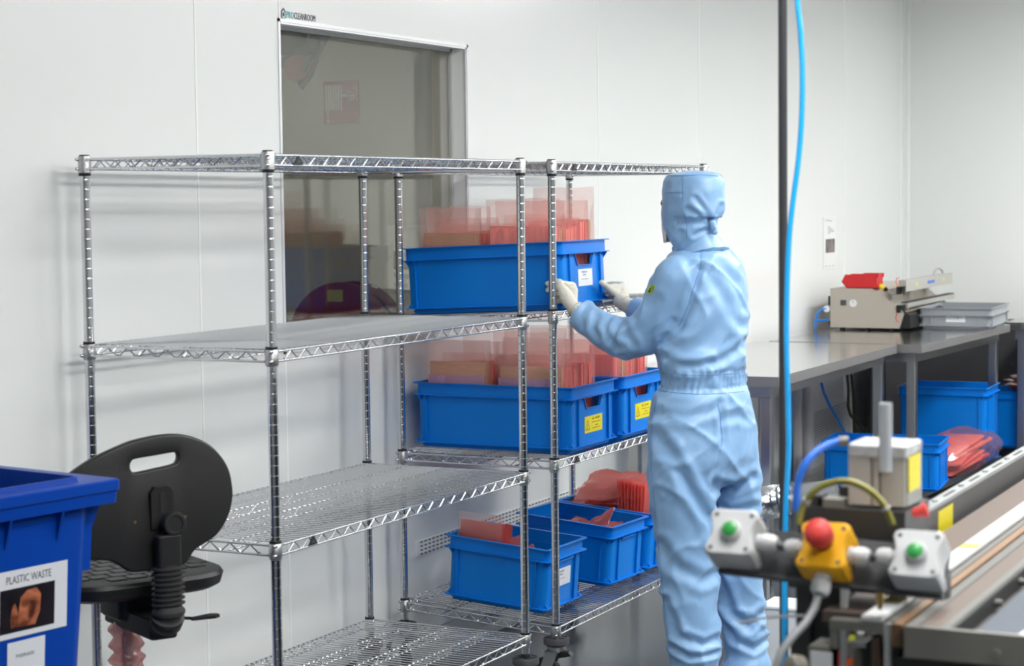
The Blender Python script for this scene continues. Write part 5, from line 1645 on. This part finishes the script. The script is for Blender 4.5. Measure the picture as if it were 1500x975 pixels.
# ---- body (one continuous surface)
hq = Matrix((LFT, FWD, Vector((0, 0, 1)))).transposed()       # local x = left, y = forward
HC = at(1015, 303, 6.17)
b = MB()
ball(b, HC, 0.1, 24, (0.68, 0.90, 0.98), hq)
ball(b, HC + FWD * 0.035 + Vector((0, 0, -0.055)), 0.068, 20, (0.84, 0.95, 1.0), hq)
ball(b, HC + FWD * 0.085 + Vector((0, 0, -0.092)), 0.02, 12)                                  # chin
limb(b, [(HC + FWD * 0.097 + Vector((0, 0, 0.010)), 0.009), (HC + FWD * 0.112 + Vector((0, 0, -0.030)), 0.0135)], 10)   # nose
for s in (-1, 1):
    ball(b, HC + FWD * 0.082 + LFT * (0.030 * s) + Vector((0, 0, 0.022)), 0.017, 12, (1.3, 0.7, 0.5), hq)    # brow
    ball(b, HC + FWD * 0.080 + LFT * (0.030 * s) + Vector((0, 0, 0.004)), 0.013, 12)                        # eye
    ball(b, HC + FWD * 0.070 + LFT * (0.042 * s) + Vector((0, 0, -0.03)), 0.022, 12)                        # cheek
    ball(b, HC + LFT * (0.066 * s) + Vector((0, 0, -0.012)), 0.024, 12, (0.30, 0.7, 1.2), hq)               # ear
ball(b, HC + FWD * 0.088 + Vector((0, 0, -0.058)), 0.020, 12, (1.3, 0.6, 0.35), hq)            # lips
nb = CEN + Vector((0, 0, 1.40))
limb(b, [(HC + Vector((0, 0, -0.07)), 0.052), (nb, 0.056)])
rows = [(1.40, .08, .05), (1.34, .12, .07), (1.25, .125, .085), (1.12, .115, .08), (1.03, .105, .075), (0.93, .12, .085), (0.84, .13, .09), (0.77, .12, .08)]
b.loft([[CEN + Vector((0, 0, z)) + LFT * (a * math.cos(2 * PI * i / 28)) + FWD * (d * math.sin(2 * PI * i / 28)) for i in range(28)] for z, a, d in rows])
limb(b, [(A_S, 0.036), (A_E.lerp(A_E2, 0.6), 0.034), (A_F, 0.029), (A_C, 0.026), (HL_W, 0.022)])
limb(b, [(B_S, 0.036), (B_E, 0.034), (B_F, 0.029), (B_C, 0.026), (HR_W, 0.022)])
hipL, hipR = CEN + LFT * 0.088 + Vector((0, 0, 0.80)), CEN - LFT * 0.082 + Vector((0, 0, 0.80))
kneeL, kneeR = at(1006, 790, 6.13), at(1076, 790, 6.23)
ankL, ankR = at(1017, 990, 6.12), at(1090, 990, 6.22)
limb(b, [(hipL, 0.064), (kneeL, 0.046), (ankL, 0.038)])
limb(b, [(hipR, 0.064), (kneeR, 0.046), (ankR, 0.038)])
def foot(b, ank, d, k=1.0, up=0.0):
    a = Vector((ank.x, ank.y, 0))
    limb(b, [(a - d * 0.05 + Vector((0, 0, 0.042)), 0.036 * k), (a + d * 0.06 + Vector((0, 0, 0.042)), 0.040 * k), (a + d * 0.14 + Vector((0, 0, 0.036)), 0.034 * k)], 16)
    limb(b, [(a + Vector((0, 0, 0.04)), 0.036 * k), (ank, 0.038 * k)], 16)
fdL = (FWD + LFT * 0.15).normalized(); fdR = (FWD - LFT * 0.15).normalized()
foot(b, ankL, fdL, 0.85); foot(b, ankR, fdR, 0.85)
hand(b, 'L', 0.86); hand(b, 'R', 0.86)
body = remesh(b, 'person', 0.0055, 3)
body.materials.append(mat('skin', (0.55, 0.30, 0.20), 0.5, sss=0.15))
person = link('person', body)
tag(person, 'person seen from behind in pale blue hooded coverall, gloved hands holding a blue crate', 'person')

# ---- coverall: torso, legs and sleeves grown into one skin, then creased
b = MB()
D0 = 6.165
rows = [(357, 1000, 1051, .062), (366, 990, 1066, .085), (376, 980, 1077, .098), (388, 972, 1087, .108), (404, 967, 1092, .115), (430, 966, 1094.5, .122), (470, 968, 1091, .124), (500, 966, 1088.5, .120), (525, 964, 1090, .120), (540, 963, 1091.5, .122),
        (549, 967, 1091, .116), (560, 968, 1092, .115), (568, 966, 1094, .116), (576, 961, 1098, .124), (598, 957, 1102, .130), (640, 951, 1107.5, .140), (668, 950, 1110.5, .138), (700, 958, 1104, .115), (712, 975, 1090, .08)]
b.loft([ring_px(y, l, r, D0, bd) for y, l, r, bd in rows])
legL = [(610, 957, 1045, .115), (650, 950, 1052, .118), (690, 949.5, 1050, .110), (740, 953, 1049.5, .100), (798, 962, 1049, .092), (837, 966, 1048, .085), (860, 969, 1048.5, .083), (900, 974.5, 1050.5, .078), (943, 979, 1053, .076), (968, 981, 1054, .078), (985, 977, 1058, .084), (1002, 980, 1056, .080), (1018, 984, 1052, .07)]
legR = [(610, 1030, 1103, .105), (650, 1038, 1108.5, .110), (690, 1038, 1110.5, .106), (740, 1040, 1108.5, .098), (798, 1043, 1110.5, .088), (837, 1049, 1114, .080), (870, 1055, 1116.5, .077), (900, 1058.5, 1119, .074), (935, 1060, 1122.5, .074), (957, 1062, 1128, .078), (972, 1059, 1129, .082), (988, 1062, 1126, .078), (1004, 1066, 1122, .07)]
b.loft([ring_px(y, l, r, 6.115, bd, 32, p=2.1) for y, l, r, bd in legL])
b.loft([ring_px(y, l, r, 6.225, bd, 32, p=2.1) for y, l, r, bd in legR])
limb(b, [(A_S + FWD * 0.01, 0.070), (A_M, 0.064), (A_E, 0.066), (A_E2, 0.062), (A_F, 0.056), (A_F2, 0.050), (A_C, 0.0465)], 20)
limb(b, [(B_S, 0.062), (B_E, 0.058), (B_F, 0.050), (B_C, 0.044)], 20)
limb(b, [(at(1026, 366, 6.165), 0.062), (at(1026, 352, 6.165), 0.058)], 20)
suit = remesh(b, 'coverall', 0.0075, 5)

# creases: (points in the photo, depth of the cloth there) -> valley amplitude, width
def crease(pts, d, amp, w, lip=0.5):
    P3 = [at(x, y, d) for x, y in pts]
    return P3, amp, w, lip
CR = [
    crease([(1028, 358), (1027, 378), (1025, 394)], 6.05, 0.0022, 0.006, 0.4),
    crease([(1025, 394), (1017, 420), (1007, 455), (994, 482), (975, 503)], 6.03, 0.0075, 0.012, 0.5),
    crease([(1040, 400), (1062, 440), (1085, 475)], 6.06, 0.0040, 0.018, 1.0),
    crease([(1052, 388), (1078, 415), (1090, 450)], 6.08, 0.0035, 0.016, 1.0),
    crease([(1000, 520), (1030, 505), (1060, 470)], 6.03, 0.0035, 0.022, 0.9),
    crease([(985, 538), (1020, 540), (1058, 528), (1086, 510)], 6.03, 0.0055, 0.013, 0.9),
    crease([(975, 520), (1000, 534), (1040, 531)], 6.03, 0.0045, 0.012, 0.9),
    crease([(1088, 500), (1075, 520), (1070, 540)], 6.08, 0.0045, 0.012, 0.8),
    # sleeve
    crease([(911, 468), (902, 486), (897, 500), (903, 508)], 6.14, 0.011, 0.010, 0.9),
    crease([(893, 464), (886, 480), (893, 497), (912, 507)], 6.17, 0.006, 0.009, 0.9),
    crease([(873, 462), (868, 480), (876, 492)], 6.22, 0.007, 0.010, 0.9),
    crease([(917, 474), (920, 492), (930, 505)], 6.11, 0.006, 0.010, 0.9),
    crease([(859, 449), (852, 462), (853, 478)], 6.25, 0.005, 0.009, 0.8),
    crease([(960, 440), (948, 470), (930, 490)], 6.05, 0.003, 0.016, 0.9),
    # trousers
    crease([(1052, 590), (1056, 620), (1058, 645), (1054, 664), (1046, 690), (1043, 720)], 6.06, 0.006, 0.010, 0.5),
    crease([(962, 580), (954, 640), (953, 700), (960, 770), (968, 850), (975, 930)], 6.05, 0.0022, 0.006, 0.8),
    crease([(965, 640), (985, 668), (1010, 720), (1043, 758)], 6.03, 0.005, 0.018, 1.0),
    crease([(1000, 690), (1020, 730), (1046, 790)], 6.03, 0.0045, 0.015, 1.0),
    crease([(1046, 705), (1075, 715), (1104, 700)], 6.13, 0.006, 0.014, 0.9),
    crease([(1046, 735), (1070, 752), (1106, 742)], 6.13, 0.006, 0.013, 0.9),
    crease([(1056, 850), (1075, 900), (1098, 918), (1118, 900)], 6.15, 0.008, 0.013, 1.0),
    crease([(1060, 905), (1080, 940), (1105, 950), (1124, 940)], 6.15, 0.007, 0.011, 1.0),
    crease([(975, 880), (995, 930), (1030, 945), (1052, 938)], 6.04, 0.006, 0.012, 1.0),
    crease([(980, 945), (1010, 962), (1050, 958)], 6.04, 0.007, 0.009, 1.0),
    crease([(966, 800), (990, 830), (1030, 850), (1048, 846)], 6.03, 0.0045, 0.018, 1.0),
    crease([(961, 606), (1000, 612), (1045, 600)], 6.04, 0.003, 0.014, 0.9),
    crease([(1060, 612), (1085, 608), (1100, 615)], 6.08, 0.003, 0.014, 0.9),
]
zbelt0, zbelt1 = at(1030, 569, 6.05).z, at(1030, 546, 6.05).z
def seg_dist(p, a, c):
    ac = c - a
    t = max(0.0, min(1.0, (p - a).dot(ac) / ac.length_squared))
    return (p - a - ac * t).length
legc = (ankL + ankR) / 2
cos_, no = [], [v.normal.copy() for v in suit.vertices]
for v, nn in zip(suit.vertices, no):
    p = v.co.copy()
    h = 0.0
    for P3, amp, w, lip in CR:
        dm = 9
        for a, c in zip(P3, P3[1:]):
            m_ = min((p - a).length, (p - c).length)
            if m_ > (a - c).length + 4 * w + 0.12: continue
            dm = min(dm, seg_dist(p, a, c))
        # the crease line was taken at an assumed depth: measure mostly across it
        if dm < 0.11:
            dm2 = max(0.0, dm - 0.0)
            best = 9
            for a, c in zip(P3, P3[1:]):
                # distance with the viewing depth discounted
                def sq(q): return q - FW * (q.dot(FW) * 0.85)
                best = min(best, seg_dist(sq(p), sq(a), sq(c)))
            x = best / w
            h += (0.75 if p.x < -2.27 else 1.35) * amp * (-math.exp(-x * x) + lip * 0.8 * math.exp(-((x - 1.9) / 0.9) ** 2))
    # soft drape everywhere, finer at the cuffs and hems
    q = p * 1.0
    dr = noise.noise(Vector((q.x * 5.0, q.y * 5.0, q.z * 3.2)) + Vector((3, 1, 7)))
    dr2 = noise.noise(Vector((q.x * 11 + q.z * 6, q.y * 11 - q.z * 5, q.z * 6)))
    rid = 1 - abs(noise.noise(Vector((q.x * 7 + q.z * 3, q.y * 7 + q.z * 4, q.z * 4.5)) + Vector((9, 4, 2)))) * 2
    rid2 = 1 - abs(noise.noise(Vector((q.x * 15 - q.z * 9, q.y * 15 - q.z * 8, q.z * 8)) + Vector((2, 8, 5)))) * 2.4
    h += 0.0055 * dr + 0.0016 * dr2 + 0.0075 * (max(0, rid) ** 4) + (0.0028 if p.x > -2.27 else 0.0006) * (max(0, rid2) ** 3) - 0.002
    if p.z < 0.30:                                            # cloth pushed together over the shoes
        k = (0.30 - p.z) / 0.30
        h += 0.010 * k * math.sin(p.z * 62 + 3 * noise.noise(q * 7)) 
    if zbelt0 - 0.02 < p.z < zbelt1 + 0.02 and (p - CEN).xy.length < 0.23:
        ang = math.atan2((p - CEN).dot(FWD), (p - CEN).dot(LFT))
        k = min(1, max(0, min(p.z - zbelt0 + 0.02, zbelt1 + 0.02 - p.z) / 0.02))
        h += k * (0.0030 * math.sin(ang * 46 + 4 * noise.noise(q * 20)) + 0.0028 * noise.noise(q * 55) - 0.004)
        for zb in (zbelt0, zbelt1):
            h -= 0.004 * math.exp(-((p.z - zb) / 0.006) ** 2)
    cos_.append(p + nn * h)
for v, c in zip(suit.vertices, cos_):
    v.co = c
# open the cuffs: cloth beyond the glove line is cut away
def cut(me, pt, nrm, lim):
    bm = bmesh.new(); bm.from_mesh(me)
    kill = [v for v in bm.verts if (v.co - pt).dot(nrm) > 0 and (v.co - pt).length < lim]
    bmesh.ops.delete(bm, geom=kill, context='VERTS')
    bm.to_mesh(me); bm.free()
cut(suit, A_C - (A_C - A_F2).normalized() * 0.006, (A_C - A_F2).normalized(), 0.075)
cut(suit, B_C - (B_C - B_F).normalized() * 0.008, (B_C - B_F).normalized(), 0.075)

def cloth(name):
    m = bpy.data.materials.new(name); m.use_nodes = True
    nt = m.node_tree; bs = nt.nodes['Principled BSDF']
    bs.inputs['Base Color'].default_value = (0.255, 0.445, 0.715, 1)
    bs.inputs['Roughness'].default_value = 0.36
    bs.inputs['Specular IOR Level'].default_value = 0.45
    bs.inputs['Sheen Weight'].default_value = 0.25
    bs.inputs['Sheen Roughness'].default_value = 0.35
    tc = nt.nodes.new('ShaderNodeTexCoord')
    n1 = nt.nodes.new('ShaderNodeTexNoise'); n1.inputs['Scale'].default_value = 7; n1.inputs['Detail'].default_value = 2
    n2 = nt.nodes.new('ShaderNodeTexNoise'); n2.inputs['Scale'].default_value = 34; n2.inputs['Detail'].default_value = 2
    w = nt.nodes.new('ShaderNodeTexVoronoi'); w.feature = 'F1'; w.inputs['Scale'].default_value = 300
    nt.links.new(tc.outputs['Object'], n1.inputs['Vector']); nt.links.new(tc.outputs['Object'], n2.inputs['Vector']); nt.links.new(tc.outputs['Object'], w.inputs['Vector'])
    b1 = nt.nodes.new('ShaderNodeBump'); b1.inputs['Strength'].default_value = 0.35; b1.inputs['Distance'].default_value = 0.025
    b2 = nt.nodes.new('ShaderNodeBump'); b2.inputs['Strength'].default_value = 0.10; b2.inputs['Distance'].default_value = 0.008
    nt.links.new(n1.outputs['Fac'], b1.inputs['Height']); nt.links.new(n2.outputs['Fac'], b2.inputs['Height'])
    nt.links.new(b1.outputs[0], b2.inputs['Normal']); nt.links.new(b2.outputs[0], bs.inputs['Normal'])
    return m
M_cloth = cloth('coverall_cloth')
suit.materials.append(M_cloth)
so = link('coverall', suit, person)

# ---- hood
b = MB()
hr = [(250.5, 1003, 1034, .035), (252.5, 990, 1047, .07), (256, 979, 1055, .093), (264, 974.5, 1058.5, .104), (278, 972.5, 1059.5, .110), (295, 971.5, 1059.5, .112), (308, 971, 1058, .112), (316, 971.5, 1054.5, .108), (324, 972.5, 1048, .100), (332, 974, 1044.5, .092), (340, 976.5, 1046, .086), (350, 981, 1051, .080), (360, 985, 1054, .078), (368, 990, 1056, .075)]
b.loft([ring_px(y, l, r, 6.17, bd, 40, p=2.25) for y, l, r, bd in hr])
hood = remesh(b, 'hood', 0.0055, 4)
HCR = [([at(x, y, 6.07) for x, y in pts], amp, w) for pts, amp, w in (
    ([(1043, 323), (1026, 316), (1008, 306)], 0.0045, 0.008), ([(1043, 322), (1030, 306), (1018, 290)], 0.0045, 0.008), ([(1043, 323), (1052, 312), (1058, 300)], 0.006, 0.007),
    ([(1043, 324), (1022, 325), (1006, 326)], 0.004, 0.008), ([(1043, 326), (1036, 336), (1018, 344)], 0.006, 0.007), ([(1044, 330), (1050, 338), (1050, 346)], 0.006, 0.005),
    ([(1000, 258), (1000, 300), (1006, 330), (1006, 352)], 0.0016, 0.004), ([(974, 283), (986, 281), (1000, 283)], 0.0022, 0.005), ([(978, 256), (1000, 256), (1028, 255), (1050, 257)], 0.0018, 0.0045),
    ([(975, 338), (985, 350), (993, 362)], 0.006, 0.009), ([(1000, 340), (994, 352), (992, 360)], 0.005, 0.008))]
cos_, no = [], [v.normal.copy() for v in hood.vertices]
for v, nn in zip(hood.vertices, no):
    p = v.co
    h = 0.003 * noise.noise(p * 16) + 0.002 * noise.noise(p * 34)
    for P3, amp, w in HCR:
        best = min(seg_dist(p - FW * (p.dot(FW) * 0.85), a - FW * (a.dot(FW) * 0.85), c - FW * (c.dot(FW) * 0.85)) for a, c in zip(P3, P3[1:]))
        near = (p - P3[0]).dot(FW) < 0.08
        if best < 4 * w and near:
            x = best / w
            h += amp * (-math.exp(-x * x) + 0.6 * math.exp(-((x - 1.9) / 0.9) ** 2))
    if abs(p.z - at(1040, 324, 6.1).z) < 0.012 and (p - HC).dot(FWD) < 0:
        h -= 0.006
    cos_.append(p + nn * h)
for v, c in zip(hood.vertices, cos_):
    v.co = c
bm = bmesh.new(); bm.from_mesh(hood)
pl = HC + FWD * 0.088
kill = [v for v in bm.verts if (v.co - pl).dot(FWD) > 0 and abs(v.co.z - HC.z + 0.01) < 0.085 and abs((v.co - HC).dot(LFT)) < 0.07]
bmesh.ops.delete(bm, geom=kill, context='VERTS')
bm.to_mesh(hood); bm.free()
hood.materials.append(M_cloth)
ho = link('hood', hood, person)
# gathered tie at the nape and the stand collar
b = MB()
q = at(1044, 327, 6.085)
limb(b, [(q, 0.012), (q + Vector((0.006, 0, -0.026)), 0.010)], 10)
b.tube([q + Vector((0.004, -0.004, -0.002)), q + Vector((0.014, -0.012, -0.016)), q + Vector((0.006, -0.010, -0.030))], 0.0022, 6)
b.build('hood_tie', M_cloth, ho, 60)
b = MB()
cr_ = []
for y, l, r, bd in ((348, 988, 1042, .074), (346.5, 986, 1047.5, .079), (351, 987, 1053, .083), (358, 988, 1058, .084), (367, 987, 1066, .092), (371, 992, 1062, .086)):
    cr_.append(ring_px(y, l, r, 6.165, bd, 40))
for rg in cr_:
    c0 = sum(rg, Vector()) / len(rg)
    for i, p in enumerate(rg):
        p.z += 0.022 * -((p - c0).dot(FWD)) / 0.07 - 0.016 + 0.0010 * math.sin(i * 2.2)
b.loft(cr_ + [cr_[0]], cap=False)
b.build('collar', M_cloth, so, 60)

# ---- gloves, mask, badge, shoes
M_glove = mat('glove_knit', (0.62, 0.60, 0.53), 0.75, bump=0.25, bscale=420)
M_tip = mat('glove_tip', (0.74, 0.74, 0.58), 0.5)
for side, C0, F0_ in (('L', A_C, A_F2), ('R', B_C, B_F)):
    b = MB()
    W, tips = hand(b, side, 1.0)
    ax_ = (C0 - F0_).normalized()
    limb(b, [(W, 0.0245), (W.lerp(C0, 0.5), 0.026), (C0 - ax_ * 0.035, 0.029)], 18)
    g = remesh(b, 'glove', 0.0028, 3)
    for v in g.vertices:
        n_ = v.normal
        v.co = v.co + n_ * (0.0007 * noise.noise(v.co * 120))
    g.materials.append(M_glove); g.materials.append(M_tip)
    for f in g.polygons:
        if min((f.center - t_).length for t_ in tips) < 0.016:
            f.material_index = 1
    go = link('glove', g, person)
    q = (W - C0).normalized().to_track_quat('Z', 'Y').to_matrix()
    e = W.lerp(C0, 0.30)
    MB().tube([e + q @ Vector((0.0272 * math.cos(2 * PI * i / 24), 0.0272 * math.sin(2 * PI * i / 24), 0)) for i in range(24)], 0.0022, 8, closed=True).build('cuff_band', M_glove, go, 60)
b = MB()
vs, fs = [], []
for j in range(9):
    for i in range(13):
        u, v = i / 12 - 0.5, j / 8 - 0.5
        ph = u * 2.3
        p = HC + LFT * (0.073 * math.sin(ph)) + FWD * (0.085 * math.cos(ph) + 0.030 * math.cos(ph) ** 6 * (1 - (v * 1.7) ** 2) + 0.020) + Vector((0, 0, -0.055 - 0.11 * v + 0.003 * math.sin(v * 24)))
        vs.append(p)
for j in range(8):
    for i in range(12):
        a = j * 13 + i
        fs.append((a, a + 1, a + 14, a + 13))
b.add(vs, fs)
mk = b.build('face_mask', mat('mask_white', (0.75, 0.74, 0.74), 0.7), person, 60)
sm = mk.modifiers.new('thick', 'SOLIDIFY'); sm.thickness = 0.002
b = MB()
for s in (-1, 1):
    cc = HC + FWD * 0.086 + LFT * (0.032 * s) + Vector((0, 0, 0.012))
    b.tube([cc + LFT * (0.024 * math.cos(2 * PI * i / 20)) + Vector((0, 0, 0.017 * math.sin(2 * PI * i / 20))) for i in range(20)], 0.0022, 6, closed=True)
    b.tube([cc + LFT * (0.024 * s), cc + LFT * (0.036 * s) - FWD * 0.012, HC + LFT * (0.068 * s) + FWD * 0.03 + Vector((0, 0, 0.006))], 0.0025, 6)
b.tube([HC + FWD * 0.102 - LFT * 0.010 + Vector((0, 0, 0.010)), HC + FWD * 0.106 + Vector((0, 0, 0.013)), HC + FWD * 0.102 + LFT * 0.010 + Vector((0, 0, 0.010))], 0.002, 6)
b.build('spectacles', mat('spectacle_brown', (0.30, 0.09, 0.03), 0.3), person, 60)

# the static-safe badge on the upper sleeve, laid on the cloth by ray
from mathutils.bvhtree import BVHTree
bvh = BVHTree.FromPolygons([v.co.copy() for v in suit.vertices], [tuple(p.vertices) for p in suit.polygons])
def on_cloth(px, py, lift=0.0012):
    h = bvh.ray_cast(CAM, at(px, py, 1.0) - CAM, 20)
    return (h[0] + h[1] * lift) if h[0] else at(px, py, 6.05)
def patch(quad, lift, n=6):
    vs, fs = [], []
    for j in range(n + 1):
        for i in range(n + 1):
            u, v = i / n, j / n
            (x0, y0), (x1, y1), (x2, y2), (x3, y3) = quad
            x = (x0 * (1 - u) + x1 * u) * (1 - v) + (x3 * (1 - u) + x2 * u) * v
            y = (y0 * (1 - u) + y1 * u) * (1 - v) + (y3 * (1 - u) + y2 * u) * v
            vs.append(on_cloth(x, y, lift))
    for j in range(n):
        for i in range(n):
            a = j * (n + 1) + i
            fs.append((a, a + 1, a + n + 2, a + n + 1))
    return vs, fs
b = MB(); b.add(*patch([(952, 417.5), (961.6, 417.5), (955.5, 430), (947, 430.6)], 0.002))
bd_ = b.build('sleeve_badge', mat('badge_lime', (0.42, 0.62, 0.03), 0.5), so, 60)
b = MB().use(M_ink)
for quad in ([(954.0, 421.5), (955.8, 422), (952.3, 427.5), (950.3, 427.5)], [(950.0, 427), (954.8, 426.6), (954.2, 428.4), (950, 428.2)], [(954.5, 419.2), (957.5, 419.6), (957.2, 420.4), (954.3, 420.0)], [(957.2, 419.6), (959.0, 421.8), (958.2, 422.2), (956.8, 420.6)], [(958.8, 421.6), (957.0, 426.0), (956.2, 425.6), (958.0, 421.8)]):
    b.add(*patch(quad, 0.003, 3))
b.build('badge_symbol', None, bd_, 60)
# stitched seams, raised threads lying on the cloth
M_seamcloth = mat('seam_blue', (0.13, 0.28, 0.55), 0.6)
bvh_h = BVHTree.FromPolygons([v.co.copy() for v in hood.vertices], [tuple(p.vertices) for p in hood.polygons])
def seam(pts, parent, tree, r=0.0011):
    P_ = spline([Vector((x, y, 0)) for x, y in pts], 10)
    out = []
    for q in P_:
        h_ = tree.ray_cast(CAM, at(q.x, q.y, 1.0) - CAM, 20)
        if h_[0] and (not out or (h_[0] - out[-1]).length < 0.05):
            out.append(h_[0] + h_[1] * 0.0004)
    if len(out) > 3:
        MB().tube(out, r, 6).build('seam', M_seamcloth, parent, 60)
for pts in ([(1028, 362), (1027, 378), (1025, 394)], [(1025, 394), (1017, 418), (1007, 450), (994, 478)], [(1051, 592), (1055, 606), (1056, 625), (1058, 645), (1054, 663)],
            [(964, 580), (957, 610), (954, 650), (955, 690), (959, 740), (964, 790), (970, 850), (976, 910)], [(967, 572), (1000, 576), (1040, 577), (1090, 573)], [(968, 546), (1010, 549), (1050, 549), (1088, 545)]):
    seam(pts, so, bvh)
for pts in ([(1000, 258), (1000, 280), (1001, 305), (1006, 330), (1006, 350)], [(974, 283), (986, 281.5), (1000, 283)], [(980, 257), (1000, 257.5), (1028, 256), (1052, 258)]):
    seam(pts, ho, bvh_h)
# overshoes
for ank, d in ((ankL, fdL), (ankR, fdR)):
    b = MB(); foot(b, ank, d, 1.05)
    b.v = [Vector((v.x, v.y, max(v.z, 0.002))) for v in b.v]
    s = remesh(b, 'overshoe', 0.007, 3)
    for v in s.vertices:
        v.co += v.normal * 0.004 * noise.noise(v.co * 28)
        v.co.z = max(v.co.z, 0.002)
    s.materials.append(mat('overshoe_white', (0.74, 0.75, 0.76), 0.55, bump=0.3, bscale=60))
    link('overshoe', s, person)
